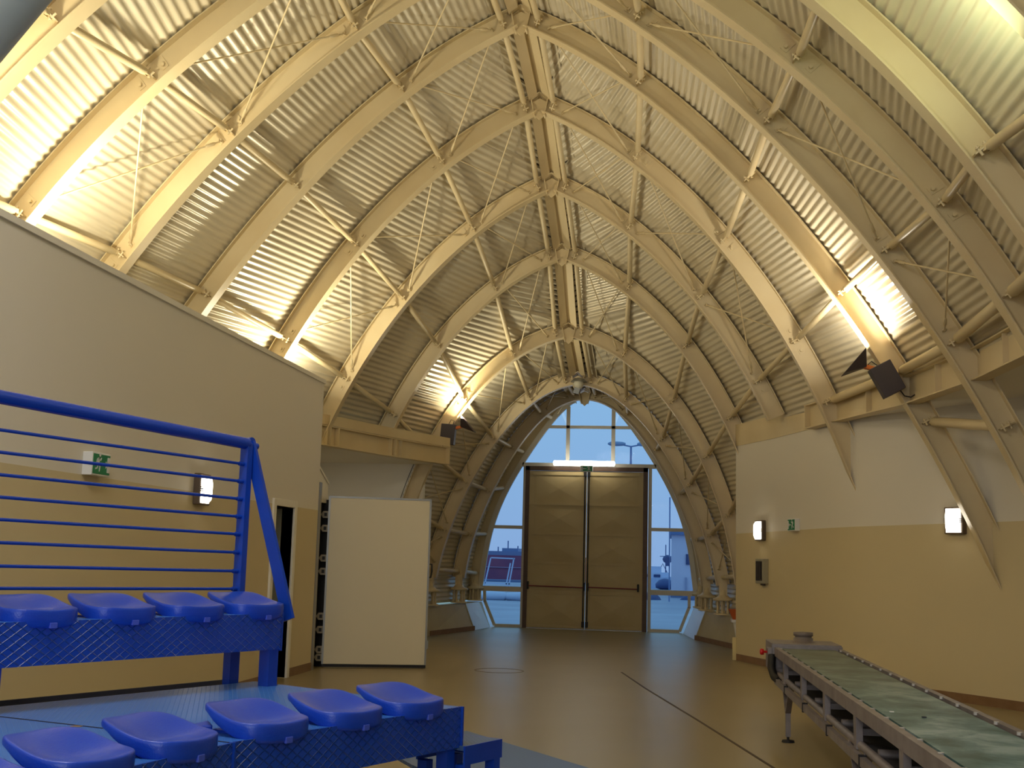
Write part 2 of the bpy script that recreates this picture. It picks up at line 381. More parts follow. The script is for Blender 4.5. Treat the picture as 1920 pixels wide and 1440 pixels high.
# ------------------------------------------------------------------ arches
def half_rib(p, side, zlow, parent, m, depth=.25, flange=.19):
    sg = 1 if side == 'R' else -1
    t1 = p.t_at(zlow); ts = np.linspace(0.10, t1, 56)
    def sweep(o0, o1, y0, y1):
        vs = []; fs = []
        for t in ts:
            x, z = p.xz(t); nx, nz = p.nrm(t)
            for o, y in ((o0, y0), (o1, y0), (o1, y1), (o0, y1)):
                vs.append((p.rx + sg * (x + nx * o), y, z + nz * o))
        n = len(ts)
        for i in range(n - 1):
            for k in range(4): fs.append((4 * i + k, 4 * i + (k + 1) % 4, 4 * i + 4 + (k + 1) % 4, 4 * i + 4 + k))
        fs.append((0, 1, 2, 3)); fs.append(tuple(4 * (n - 1) + k for k in range(4)))
        return MB().add(vs, fs)
    h = depth / 2; Y = p.Y
    sweep(-h, h, Y - .007, Y + .007).build('web', m, parent)
    sweep(-h - .016, -h, Y - flange / 2, Y + flange / 2).build('inner_flange', m, parent)
    sweep(h, h + .014, Y - flange / 2, Y + flange / 2).build('outer_flange', m, parent)

def node_pt(name, side, k):
    p = PROF[name]; sg = 1 if side == 'R' else -1
    x, z = p.xz(p.tn[k + 1]); return V(p.rx + sg * x, p.Y, z)
def node_frame(name, side, k, dt=0.0, off=0.0):
    p = PROF[name]; sg = 1 if side == 'R' else -1; t = p.tn[k + 1] + dt
    x, z = p.xz(t); nx, nz = p.nrm(t)
    return V(p.rx + sg * (x + nx * off), p.Y, z + nz * off), V(sg * nx, 0, nz)

def row_visible(name, side, k):
    zl = LOWZ[side][name]; return node_pt(name, side, k).z > zl + .08

rib_objs = {}
for nm in ORDER[:-1]:
    p = PROF[nm]
    lab = '%s pointed cream steel arch counting from the glazed end of the hall' % ORDN[nm]
    r = thing('arch_rib', lab, 'arch', (0, 0, 0), (0, 0, 0), 'pointed steel arches of the vault'); rib_objs[nm] = r
    for side in 'LR': half_rib(p, side, LOWZ[side][nm], r, CREAM)
    # apex: pentagonal end plates with cap
    az = p.apex; X = p.rx
    m_ = MB()
    m_.prism([(X - .13, p.Y - .012, az - .13), (X, p.Y - .012, az - .06), (X + .13, p.Y - .012, az - .13), (X + .10, p.Y - .012, az - .31), (X, p.Y - .012, az - .40), (X - .10, p.Y - .012, az - .31)], (0, .024, 0))
    for s_ in (-1, 1):
        m_.bar((X + s_ * .13, p.Y, az - .08), (X + s_ * .075, p.Y, az - .345), .15, .018, (s_, 0, 0))
    m_.build('apex_plate', CREAM, r)
    cpl = MB()
    for s_ in (-1, 1): cpl.bar((X, p.Y, az + .015), (X + s_ * .2, p.Y, az - .085), .17, .014)
    cpl.build('cap_plate', CREAM, r)
    # gusset brackets with bolts where the tubes meet the web
    for side in 'LR':
        for k in range(6):
            if not row_visible(nm, side, k): continue
            if nm in 'IJE' and k == 5: continue
            c, n_ = node_frame(nm, side, k); tdir = V(n_.z, 0, -n_.x)
            g = MB()
            for dy in (-1, 1):
                y = p.Y + dy * .008
                # gusset fin standing off the web
                a0 = c + n_ * .10 + V(0, dy * .008, 0); a1 = c - n_ * .08 + V(0, dy * .008, 0)
                g.prism([a0 + tdir * .007, a1 + tdir * .007, a1 + V(0, dy * .09, 0) + tdir * .007, a1 * .5 + a0 * .5 + V(0, dy * .15, 0) + tdir * .007, a0 + V(0, dy * .07, 0) + tdir * .007], tdir * -.014)
                for q in (-1, 1):
                    b0 = c + n_ * (.035 * q - .01) + V(0, dy * .11, 0)
                    g.tube([b0 - tdir * .045, b0 + tdir * .045], .013, 8)
                    g.tube([b0 - tdir * .03, b0 - tdir * .022], .024, 8)
            g.build('purlin_bracket', CREAM, r)
    # stiffening plates under some joints (thickened leaf on the web)
    for side in 'LR':
        for k in (1, 2, 3):
            if not row_visible(nm, side, k) or nm not in 'BCEFHI': continue
            for dt in (-.16, .16):
                c, n_ = node_frame(nm, side, k, dt); tdir = V(n_.z, 0, -n_.x)
                g = MB(); g.prism([c + n_ * .09 + tdir * .05, c + n_ * .08 - tdir * .06, c - n_ * .04 - tdir * .04, c - n_ * .04 + tdir * .04], (0, -.016, 0))
                ring = c - n_ * .0 + V(0, -.03, 0); g.tube([ring + V(0, .02, 0), ring - V(0, .02, 0)], .02, 8)
                g.build('brace_lug', CREAM, r)

# ------------------------------------------------------------------ tubes between the arches
ROWN = ['ridge', 'second', 'third', 'fourth', 'fifth', 'lowest']
SIDEN = {'L': 'left', 'R': 'right'}
def purlin(a, b, side, k):
    A = node_pt(a, side, k); B = node_pt(b, side, k); d = (B - A); L = d.length; d.normalize()
    rr = .043 if k < 4 else (.06 if side == 'R' and a in 'ABCD' else .045)
    t = thing('roof_tube', 'cream tube, %s row %s of ridge, between the %s and %s arches%s' % (ROWN[k], SIDEN[side], ORDN[b], ORDN[a], ' from glazed end' if ORDN[b] != 'glazed end' else ''), 'tube', tuple(A), (0, 0, 0), 'cream tubes tying the arches')
    e = .16
    MB().tube([d * e, d * (e + .06), d * (L - e - .06), d * (L - e)], [rr * .45, rr, rr, rr * .45], 12).build('tube', CREAM, t)
    for q0, q1 in ((.09, .19), (L - .19, L - .09)):
        f = MB(); n_ = d.cross(V(0, 0, 1)).normalized() * .022
        for s_ in (-1, 1): f.bar(d * q0 + n_ * s_, d * q1 + n_ * s_, .008, .05)
        f.bar(d * (q0 + q1) / 2 - n_, d * (q0 + q1) / 2 + n_, .03, .03)
        f.build('end_fork', CREAM, t)
for a, b in zip(ORDER, ORDER[1:]):
    for side in 'LR':
        for k in range(6):
            if b == 'K' and k == 0: pass
            za = node_pt(a, side, k).z; zb = node_pt(b, side, k).z
            if za < LOWZ[side][a] + .02 or zb < LOWZ[side][b] + .02: continue
            if side == 'L' and a in 'ZABCDE' and k >= 4: continue
            if side == 'L' and a in 'FG' and k >= 4: continue
            if side == 'R' and a in 'ZAB' and k == 5: continue
            if side == 'R' and a in 'DEF' and k == 5: continue
            if side == 'R' and a in 'EF' and k == 4: continue
            purlin(a, b, side, k)

def brace(a, ka, b, kb, side, dta, dtb, lab):
    pa, na = node_frame(a, side, ka, dta, -.02); pb, nb = node_frame(b, side, kb, dtb, -.02)
    pa = pa + V(0, .04, 0); pb = pb + V(0, -.04, 0)
    t = thing('tie_rod', lab, 'rod', tuple(pa), (0, 0, 0), 'cross bracing rods under the roof')
    d = pb - pa; L = d.length; u = d.normalized()
    MB().tube([V(0, 0, 0), d], .0105, 8).build('rod', CREAM, t)
    MB().tube([d - u * .26, d - u * .24, d - u * .12, d - u * .10], [.012, .02, .02, .012], 8).build('turnbuckle', CREAM, t)
    for cc in (V(0, 0, 0), d):
        e = MB(); s1 = u; s2 = u.cross(V(0, 1, 0)).normalized()
        pts = [cc + (s1 * math.cos(q * math.pi / 5) + s2 * math.sin(q * math.pi / 5)) * .025 for q in range(11)]
        e.tube(pts, .008, 6, False); e.build('end_eye', CREAM, t)
for a, b in zip(ORDER, ORDER[1:]):
    full = a + b in ('BC', 'EF', 'HI')
    for side in 'LR':
        for k in range(0, 5):
            if k > 0 and not full: break
            if k == 4 and (a != 'H'): continue
            if any(node_pt(x, side, q).z < LOWZ[side][x] + .1 for x, q in ((a, k), (b, k + 1), (a, k + 1), (b, k))): continue
            if side == 'L' and a in 'BE' and k >= 3: continue
            base = '%s of ridge in the %s bay, cell %s' % (SIDEN[side], {'J': 'glazed end', 'I': 'first', 'H': 'second', 'G': 'third', 'F': 'fourth', 'E': 'fifth', 'D': 'sixth', 'C': 'seventh', 'B': 'eighth', 'A': 'ninth', 'Z': 'tenth'}[a], ['one', 'two', 'three', 'four', 'five'][k])
            brace(a, k, b, k + 1, side, .16, -.16, 'thin rod falling towards the door, ' + base)
            brace(a, k + 1, b, k, side, -.16, .16, 'thin rod rising towards the door, ' + base)

# ridge pieces
for a, b in zip(ORDER, ORDER[1:]):
    pa, pb = PROF[a], PROF[b]
    A = V(pa.rx, pa.Y + .02, pa.apex - .02); B = V(pb.rx, pb.Y - .02, pb.apex - .02)
    t = thing('ridge_beam', 'folded cream ridge beam between the %s and %s arches' % (ORDN[b], ORDN[a]), 'beam', tuple(A), (0, 0, 0), 'ridge beams at the top of the vault')
    d = B - A
    for s_ in (-1, 1):
        m_ = MB(); o1 = V(s_ * .035, 0, .0); o2 = V(s_ * .16, 0, -.10); up_ = V(s_ * .007, 0, .012)
        m_.prism([o1, o2, o2 + up_, o1 + up_], d); m_.prism([o1, o1 + V(s_ * .008, 0, 0), o1 + V(s_ * .008, 0, .06), o1 + V(0, 0, .06)], d)
        m_.build('flange', CREAM, t)
    MB().prism([V(-.04, 0, .055), V(.04, 0, .055), V(.04, 0, .065), V(-.04, 0, .065)], d).build('web', CREAM, t)

# ------------------------------------------------------------------ left wall
wl = setting('wall_left')
TOPL = 4.03
m_ = MB(); T = .16; X0 = -2.95
# wall with a doorway (Y 14.90..15.66, up to 2.2)
m_.box(X0 - T, X0, -6, 14.90, 0, TOPL); m_.box(X0 - T, X0, 14.90, 15.66, 2.2, TOPL); m_.box(X0 - T, X0, 15.66, 16.80, 0, TOPL)
m_.build('wall_face', DADO_L, wl)
MB().box(X0 - T - .02, X0 + .025, -6, 16.82, TOPL, TOPL + .055).build('wall_cap', WHITEP, wl)
sk = MB().box(X0, X0 + .012, -6, 14.8, 0, .11).box(X0, X0 + .012, 15.77, 16.80, 0, .11); sk.build('baseboard_left', SKIRT, None, 'structure')
# mezzanine slab behind the wall (keeps the side room dark)
MB().box(-7, X0 - T, -6, 17.3, 3.5, 3.62).build('mezzanine_slab', WHITEP, wl)
MB().box(-7, -6.9, -6, 24, 0, 3.6).build('outer_wall', WHITEP, wl)

# doorway in the left wall with a grey door standing ajar
d1 = setting('door_1')
fr = MB().box(X0 - T - .01, X0 + .03, 14.80, 14.90, 0, 2.29).box(X0 - T - .01, X0 + .03, 15.66, 15.76, 0, 2.29).box(X0 - T - .01, X0 + .03, 14.90, 15.66, 2.2, 2.29)
fr.build('door_frame', WHITEP, d1, None, .006)
Mx = Matrix.Translation((X0 - T, 15.64, 0)) @ Matrix.Rotation(math.radians(128), 4, 'Z')
dl = MB().box(-.045, 0, 0, .72, .02, 2.18, Mx); dl.build('door_leaf', GREYD, d1)
MB().box(-4.6, -4.55, 14.0, 16.9, 0, 2.6).build('passage_wall', mat('dim_wall', (170, 162, 146), .7), d1)
MB().box(-4.6, X0 - T, 16.6, 16.65, 0, 2.6).build('passage_wall', MATS['dim_wall'], d1)
hd = MB().tube([Mx @ V(-.03, .65, 1.0), Mx @ V(-.03, .55, 1.0)], .01, 8); hd.build('door_handle', ALU, d1)

# ------------------------------------------------------------------ heavy white door standing open beyond the wall
hd_ = thing('acoustic_door', 'tall white thick door leaf standing open, black seal along its foot', 'door', (-2.93, 17.30, 0), (0, 0, math.radians(16.5)))
W_ = 1.48; H_ = 2.44
MB().box(0, W_, 0, .09, .05, H_).build('leaf', LEAFW, hd_, None, .008)
MB().box(-.005, W_ + .005, -.008, .098, .012, .05).build('bottom_seal', DARK, hd_)
ef = MB()
ef.box(-.012, 0, -.006, .1, .05, H_ + .012); ef.box(W_, W_ + .012, -.006, .1, .05, H_ + .012); ef.box(-.012, W_ + .012, -.006, .1, H_, H_ + .012); ef.box(0, .015, -.006, 0, .05, H_); ef.box(W_ - .015, W_, -.006, 0, .05, H_); ef.box(0, W_, -.006, 0, H_ - .015, H_)
ef.build('edge_strip', ALU, hd_)
hh = MB().tube([(W_ + .0, .05, 1.50), (W_ + .05, .05, 1.50), (W_ + .055, .05, 1.40), (W_ + .04, .05, 1.31), (W_ + .0, .05, 1.31)], .013, 8); hh.build('handle', DARK, hd_)
MB().box(W_ + .012, W_ + .035, .02, .08, .28, .40).build('latch_box', ALU, hd_)
for z in (2.18, 1.98, 1.55, 1.36, .72, .53, .25, .08 + .06):
    lg = MB().box(-.085, -.012, .01, .07, z - .05, z + .05); lg.prism([V(-.085, .01, z - .05), V(-.12, .01, z), V(-.085, .01, z + .05)], (0, .06, 0)); lo = lg.build('hinge_lug', mat('lug_grey', (150, 140, 122), .5), hd_)
    MB().box(-.07, -.03, .004, .012, z - .025, z + .025).build('lock_hole', DARK, lo)
# jamb of that door
d2 = setting('door_2')
MB().box(X0 - .20, X0 + .01, 16.81, 16.92, 0, 2.62).build('door_jamb', ALU, d2)
MB().box(X0 - .24, X0 - .16, 16.92, 17.30, 0, 2.35).build('door_rebate', DARK, d2)
MB().box(-3.35, -2.955, 17.44, 17.46, 0, 2.4).build('recess_shade_panel', DARK, d2)  # added dark panel painting in the shade behind the hinge lugs
lt = MB().prism([V(-3.12, 16.92, 2.35), V(-3.12, 16.92, 2.85), V(-3.12, 17.5, 2.62), V(-3.12, 17.5, 2.35)], (.1, 0, 0)); lt.build('lintel', WHITEP, d2)
MB().bar((-3.02, 16.95, 2.86), (-3.02, 17.5, 2.64), .03, .03).build('cable_trunking', WHITEP, d2)

# ------------------------------------------------------------------ left recess and gallery edge
wr = setting('wall_recess')
MB().box(-6.9, -2.86, 23.62, 23.78, 0, 3.42).build('wall_face', WHITEP, wr)
# gallery beams (I section with stiffeners)
def gallery(name, label, pts, zb, zt, zup, side, stiff):
    """pts: plan polyline; web faces the hall"""
    g = thing(name, label, 'beam')
    pts = [V(*p, 0) for p in pts]
    for i, (a, b) in enumerate(zip(pts, pts[1:])):
        d = (b - a).normalized(); n_ = V(-d.y, d.x, 0) * side
        w_ = MB(); w_.bar(a + V(0, 0, (zb + zt) / 2), b + V(0, 0, (zb + zt) / 2), .014, zt - zb); w_.build('web', CREAM, g)
        MB().bar(a + V(0, 0, zb), b + V(0, 0, zb), .17, .016).build('bottom_flange', CREAM, g)
        MB().bar(a + V(0, 0, zt), b + V(0, 0, zt), .17, .016).build('top_flange', CREAM, g)
        if zup: MB().bar(a + n_ * -.06 + V(0, 0, (zt + zup) / 2 + .01), b + n_ * -.06 + V(0, 0, (zt + zup) / 2 + .01), .012, zup - zt - .02).build('upstand', CREAM, g)
    for (x, y, ang) in stiff:
        M = Matrix.Translation((x, y, 0)) @ Matrix.Rotation(ang, 4, 'Z')
        s_ = MB().box(-.009, .009, -.085, .085, zb, zt, M); s_.build('stiffener', CREAM, g)
    return g
GL = [(-4.6, 17.35), (-3.72, 19.6), (-3.06, 21.6), (-2.34, 23.25)]
gl = gallery('gallery_beam', 'cream steel edge beam of the left gallery under the arches', GL, 3.40, 3.72, 3.91, 1,
             [(-3.70, 19.62, math.radians(71.7)), (-3.62, 19.85, math.radians(71.7)), (-3.74, 19.55, math.radians(71.7)), (-3.04, 21.62, math.radians(71.7)), (-2.98, 21.8, math.radians(71.7)), (-3.10, 21.5, math.radians(71.7)), (-2.35, 23.2, math.radians(71.7))])
sl = MB(); pl = [(-6.9, 17.3), (-4.62, 17.33), (-3.80, 19.6), (-3.14, 21.6), (-2.46, 23.2), (-2.9, 23.7), (-6.9, 23.7)]
sl.prism([V(x, y, 3.42) for x, y in pl], (0, 0, .12)); sl.build('gallery_slab', WHITEP, wr)

# ------------------------------------------------------------------ right wall (faceted in plan) and gallery
WR0 = [(3.12, 21.60), (3.62, 20.25), (4.07, 18.80), (4.49, 17.64), (5.20, 16.60), (5.96, 15.52), (6.75, 14.30), (7.5, 13.0), (8.2, 10.5), (8.4, 6), (8.4, -6)]
def smooth_poly(P, n):
    P = [V(*p, 0) for p in P]; out_ = []
    for i in range(len(P) - 1):
        p0, p1, p2, p3 = P[max(i - 1, 0)], P[i], P[i + 1], P[min(i + 2, len(P) - 1)]
        for q in range(n):
            u = q / n; out_.append(tuple((.5 * ((2 * p1) + (-p0 + p2) * u + (2 * p0 - 5 * p1 + 4 * p2 - p3) * u * u + (-p0 + 3 * p1 - 3 * p2 + p3) * u ** 3))[:2]))
    out_.append(tuple(P[-1][:2])); return out_
WR = smooth_poly(WR0, 6)
wrr = setting('wall_right')
m_ = MB(); vi = []; vo = []
for i, (x, y) in enumerate(WR):
    vi.append((x, y)); vo.append((x + .18 + (.0 if i else -.02), y + .06))
vs = []
for (x, y), (u, v) in zip(vi, vo): vs += [(x, y, 0), (x, y, 3.70), (u, v, 3.70), (u, v, 0)]
fs = []
for i in range(len(WR) - 1):
    for k in range(4): fs.append((4 * i + k, 4 * i + 4 + k, 4 * i + 4 + (k + 1) % 4, 4 * i + (k + 1) % 4))
fs.append((0, 1, 2, 3)); fs.append(tuple(4 * (len(WR) - 1) + k for k in range(4)))
m_.add(vs, fs); wf = m_.build('wall_face', DADO_R, wrr); wf.data.polygons.foreach_set('use_smooth', [abs(p.normal.z) < .5 and p.area > .8 for p in wf.data.polygons])
for p in wf.data.polygons: p.use_smooth = len(p.vertices) == 4 and abs(p.normal.z) < .3
wf.data.set_sharp_from_angle(angle=math.radians(35))
rtn = MB().box(3.12, 3.3, 21.58, 25.0, 0, 3.66); rtn.box(3.12, 9.5, 26.5, 26.6, 0, .01)
MB().prism([V(3.12, 21.62, 0), V(3.30, 21.66, 0), V(3.75, 23.0, 0), V(3.57, 23.0, 0)], (0, 0, 3.66)).build('return_wall', WHITEP, wrr)
MB().prism([V(3.105, 21.70, 0), V(3.06, 21.60, 0), V(3.12, 21.56, 0), V(3.18, 21.6, 0)], (0, 0, .38)).build('flared_foot', YELL, wrr)
# fascia above the wall near the corner
fa = MB()
for a, b in zip(WR[:19], WR[1:19]):
    a3, b3 = V(*a, 3.86), V(*b, 3.86); fa.bar(a3, b3, .02, .38)
fa.build('fascia', CREAM, wrr)
bs = MB()
for a, b in zip(WR[:50], WR[1:50]):
    d = (V(*b, 0) - V(*a, 0)).normalized(); n_ = V(-d.y, d.x, 0); n_ = n_ if n_.x < 0 else -n_
    bs.bar(V(*a, .055) + n_ * .006, V(*b, .055) + n_ * .006, .012, .11)
bs.build('baseboard_right', SKIRT, None, 'structure')
GR = [(5.45, 6.0), (5.45, 11.6), (5.32, 13.6), (4.97, 15.6), (4.34, 17.6), (4.05, 18.55)]
import itertools
def ang(a, b): return math.atan2(b[1] - a[1], b[0] - a[0])
gr = gallery('gallery_beam', 'curved cream steel edge beam above the right wall, crossed by the arches', GR, 3.66, 4.00, 0, 1,
             [(4.66, 16.6, ang(GR[3], GR[4])), (5.15, 14.6, ang(GR[2], GR[3])), (5.40, 12.6, ang(GR[1], GR[2])), (4.06, 18.5, ang(GR[4], GR[5]))])
for (x, y), (a, b) in zip([(5.30, 13.75), (4.94, 15.72), (4.31, 17.72)], [(GR[2], GR[1]), (GR[3], GR[2]), (GR[4], GR[3])]):
    for s_, off in ((1, -.26), (1, .0)):
        M = Matrix.Translation((x, y, 0)) @ Matrix.Rotation(ang(a, b), 4, 'Z')
        pl = MB().box(off + .02, off + .14, .008, .018, 3.69, 3.97, M); po = pl.build('splice_plate', CREAM, gr)
        bo = MB()
        for u in (.05, .11):
            for z in (3.74, 3.83, 3.92): bo.tube([M @ V(off + u, .018, z), M @ V(off + u, .032, z)], .011, 6)
        bo.build('bolt_heads', mat('bolt_grey', (150, 130, 100), .5), po)['kind'] = 'stuff'
sl = MB(); plr = GR + [(4.3, 18.6), (4.6, 17.9), (9.4, 17.9), (9.4, 6.0)]
sl.prism([V(x, y, 3.70) for x, y in plr], (0, 0, .14)); sl.build('gallery_slab', WHITEP, wrr)
MB().box(5.5, 9.4, -6, 6.0, 3.7, 3.84).build('gallery_slab', WHITEP, wrr)

# end wall behind the camera
MB().box(-9, 9.6, -6.1, -6, 0, 9).build('wall_rear', WHITEP, None, 'structure')
MB().box(-6, 6, -6, -2.3, 7.9, 8.0).build('soffit_rear', WHITEP, wrr)

# ------------------------------------------------------------------ plinths at the glazed end
pl_ = MB()
pl_.add([(-3.1, 24.6, 0), (-2.93, 25.15, 0), (-2.40, 27.6, 0), (-2.26, 28.9, 0), (-2.30, 29.35, 0), (-3.8, 29.35, 0), (-3.8, 24.6, 0),
         (-3.2, 24.6, .58), (-3.05, 25.15, .58), (-2.62, 27.6, .58), (-2.52, 28.9, .58), (-2.52, 29.35, .58), (-3.8, 29.35, .58), (-3.8, 24.6, .58)],
        [(0, 1, 8, 7), (1, 2, 9, 8), (2, 3, 10, 9), (3, 4, 11, 10), (4, 5, 12, 11), (5, 6, 13, 12), (6, 0, 7, 13), (7, 8, 9, 10, 11, 12, 13), (0, 6, 5, 4, 3, 2, 1)])
lp = pl_.build('wall_plinth', CONC); tag(lp, 'low sloping yellow plinth carrying the left arch feet beside the glazing', 'plinth')
pr_ = MB()
pr_.add([(3.45, 23.6, 0), (3.22, 24.4, 0), (2.52, 26.9, 0), (2.30, 28.9, 0), (2.30, 29.35, 0), (3.9, 29.35, 0), (3.9, 23.6, 0),
         (3.6, 23.6, .60), (3.35, 24.4, .60), (2.74, 26.9, .60), (2.54, 28.9, .60), (2.54, 29.35, .60), (3.9, 29.35, .60), (3.9, 23.6, .60)],
        [(0, 1, 8, 7), (1, 2, 9, 8), (2, 3, 10, 9), (3, 4, 11, 10), (4, 5, 12, 11), (5, 6, 13, 12), (6, 0, 7, 13), (7, 8, 9, 10, 11, 12, 13), (0, 6, 5, 4, 3, 2, 1)])
rp_ = pr_.build('wall_plinth', CONC); tag(rp_, 'low sloping yellow plinth carrying the right arch feet beside the glazing', 'plinth')
for s_, pts in ((-1, [(-2.93, 25.15), (-2.40, 27.6)]), (1, [(3.22, 24.4), (2.52, 26.9)])):
    MB().bar(V(*pts[0], .05) + V(-s_ * .01, 0, 0), V(*pts[1], .05) + V(-s_ * .01, 0, 0), .012, .1).build('trim_%d' % (2 if s_ < 0 else 3), SKIRT, None, 'structure')
    # smooth painted metal end cap of the plinth catching the daylight
    q = [(-2.395, 27.6), (-2.25, 28.9)] if s_ < 0 else [(2.515, 26.9), (2.29, 28.9)]
    t_ = [(-2.625, 27.6), (-2.525, 28.9)] if s_ < 0 else [(2.735, 26.9), (2.53, 28.9)]
    cpm = MB(); cpm.prism([V(*q[0], 0), V(*q[1], 0), V(*t_[1], .585 if s_ < 0 else .605), V(*t_[0], .585 if s_ < 0 else .605)], (-s_ * .012, 0, .004)); cpm.build('end_cap', PLWHITE, lp if s_ < 0 else rp_)

def foot(x, y, s_, lab, top):
    t = thing('arch_bearing', lab, 'bearing', (x, y, .6), (0, 0, 0), 'pinned arch feet on the plinths')
    MB().lathe([(.07, .62 * 0 + .28), (.20, .28), (.21, .30), (.21, .325), (.13, .35), (.085, .40), (.075, top)], None, 24).build('collar_disc', CREAM, t)
    MB().lathe([(.19, 0), (.19, .03), (.10, .03)], None, 24).build('base_plate', CREAM, t)
    for k in range(6):
        a = k * math.pi / 3 + .3; px, py = .12 * math.cos(a), .12 * math.sin(a)
        b = MB().tube([(px, py, .02), (px, py, .28)], .018, 8); b.tube([(px, py, .03), (px, py, .08)], .032, 6); b.tube([(px, py, .20), (px, py, .25)], .03, 6); b.build('anchor_bolt', CREAM, t)
    f = MB()
    for dy in (-.05, .05): f.box(-.08, .08, dy - .012, dy + .012, .38, top + .14)
    f.tube([(0, -.09, top + .06), (0, .09, top + .06)], .03, 10); f.build('pin_fork', CREAM, t)
for nm, lx, rx_ in (('I', 3.05, 3.06), ('J', 2.78, 2.78), ('K', 2.69, 2.69)):
    Yk = PROF[nm].Y - (0 if nm != 'K' else .1)
    foot(-lx, Yk, -1, 'ringed steel foot under the %s arch on the left plinth' % ORDN[nm], .50)
    foot(rx_, Yk, 1, 'ringed steel foot under the %s arch on the right plinth' % ORDN[nm], .50)
for s_, x in ((-1, 3.38), (1, 3.40)):
    foot(s_ * x, 23.6, s_, 'ringed steel foot under the third arch %s side' % ('left' if s_ < 0 else 'right'), .50)

# ------------------------------------------------------------------ glazed end wall
win = setting('window_1')
YW = 29.40
OUT = [(2.535, .93), (2.47, 1.5), (2.30, 2.30), (2.0, 3.25), (1.56, 3.95), (1.20, 4.55), (.83, 5.07), (.42, 5.42), (0.0, 5.66)]
t = np.r_[0, np.cumsum(np.hypot(*np.diff(np.array(OUT), axis=0).T))]
def outl(z): return float(np.interp(z, [p[1] for p in OUT], [p[0] for p in OUT]))
def sm_outline(n=48):
    P = np.array(OUT); cx = np.polyfit(t, P[:, 0], 5); cz = np.polyfit(t, P[:, 1], 5); tt = np.linspace(0, t[-1], n)
    return list(zip(np.polyval(cx, tt), np.polyval(cz, tt)))
SO = sm_outline()
def zx(z): return float(np.interp(z, [p[1] for p in SO], [p[0] for p in SO]))
for s_ in (-1, 1):
    vs = []; fs = []
    for i, (x, z) in enumerate(SO):
        a = SO[max(i - 1, 0)]; b = SO[min(i + 1, len(SO) - 1)]; dx, dz = b[0] - a[0], b[1] - a[1]; L = math.hypot(dx, dz); nx, nz = dz / L, -dx / L
        if i == len(SO) - 1: x = 0
        for o, y in ((-.02, YW - .05), (.10, YW - .05), (.10, YW + .05), (-.02, YW + .05)): vs.append((s_ * max(x + nx * o, 0), y, z + nz * o))
    for i in range(len(SO) - 1):
        for k in range(4): fs.append((4 * i + k, 4 * i + (k + 1) % 4, 4 * i + 4 + (k + 1) % 4, 4 * i + 4 + k))
    MB().add(vs, fs).build('arched_frame', WFRAME, win)
fm = lambda *a: MB().box(*a).build('frame_bar', WFRAME, win)
zt = 3.90
fm(-zx(zt), zx(zt), YW - .05, YW + .05, zt - .05, zt + .05)         # transom over the doors
fm(-zx(4.83), zx(4.83), YW - .04, YW + .04, 4.80, 4.87)
for x in (-.52, .58): fm(x - .045, x + .045, YW - .04, YW + .04, zt + .05, 5.66 - abs(x) * .62)
fm(-zx(2.38), -1.50, YW - .04, YW + .04, 2.34, 2.42); fm(1.48, zx(2.38), YW - .04, YW + .04, 2.36, 2.44)
fm(-2.56, -1.50, YW - .04, YW + .04, .84, .96); fm(1.48, 2.58, YW - .04, YW + .04, .86, .98)
fm(-1.585, -1.51, YW - .05, YW + .05, .0, zt - .05); fm(1.44, 1.52, YW - .05, YW + .05, .0, zt - .05)
for s_, xa, xb, xc in ((-1, -2.47, -2.45, -2.20), (1, 2.42, 2.42, 2.20)):
    f = MB(); f.bar((xa, YW, .9), (xb, YW, .58), .07, .07, (0, 1, 0)); f.bar((xb, YW, .60), (xc, YW, .03), .07, .07, (0, 1, 0)); f.box(min(xc, s_ * 1.5), max(xc, s_ * 1.5), YW - .04, YW + .04, 0, .07); f.build('frame_bar', WFRAME, win)
# panes
def pane(poly):
    return MB().prism([V(x, YW - .006, z) for x, z in poly], (0, .012, 0)).build('pane', GLASS, win)
def curve(z0, z1, s_, n=8): return [(s_ * zx(z0 + (z1 - z0) * i / (n - 1)), z0 + (z1 - z0) * i / (n - 1)) for i in range(n)]
for s_, xi in ((-1, -1.55), (1, 1.48)):
    pane([(xi, .96), *curve(.96, 2.36, s_), (xi, 2.36)]); pane([(xi, 2.42), *curve(2.42, 3.85, s_)] + ([(xi, 3.85)] if abs(xi) < zx(3.85) - .01 else []))
pane([(-1.55, .05), (-2.18, .05), (-2.45, .6), (-2.45, .85), (-1.55, .85)]); pane([(1.48, .05), (2.18, .05), (2.42, .6), (2.42, .87), (1.48, .87)])
pane([(-.52, 3.95), (.58, 3.95), (.58, 4.8), (-.52, 4.8)])
pane([(-.52, 3.95), (-.52, 4.8)] + curve(4.8, 3.95, -1)); pane([(.58, 3.95), (.58, 4.8)] + curve(4.8, 3.95, 1))
pane([(-.52, 4.87), (.58, 4.87)] + curve(5.10 + .12, 5.62, 1, 5) + [(0, 5.64)] + curve(5.62, 5.24, -1, 5))
pane([(-.56, 4.87)] + curve(4.87, 5.18, -1, 5)); pane([(.62, 4.87)] + curve(4.87, 5.16, 1, 5))
# cladding between the frame and the roof skin
for s_ in (-1, 1):
    vs = []; fs = []; zs = np.linspace(.62, 5.6, 50)
    for z in zs:
        xo = PROF['K'].x_at(z, OFF) + .02; xi = zx(max(z, .93)) + .08 if z > .9 else 2.55
        vs += [(s_ * xi, YW + .02, z), (s_ * max(xo, xi + .01), YW + .02, z)]
    for i in range(len(zs) - 1): fs.append((2 * i, 2 * i + 1, 2 * i + 3, 2 * i + 2))
    MB().add(vs, fs).build('end_cladding', CREAM, win)

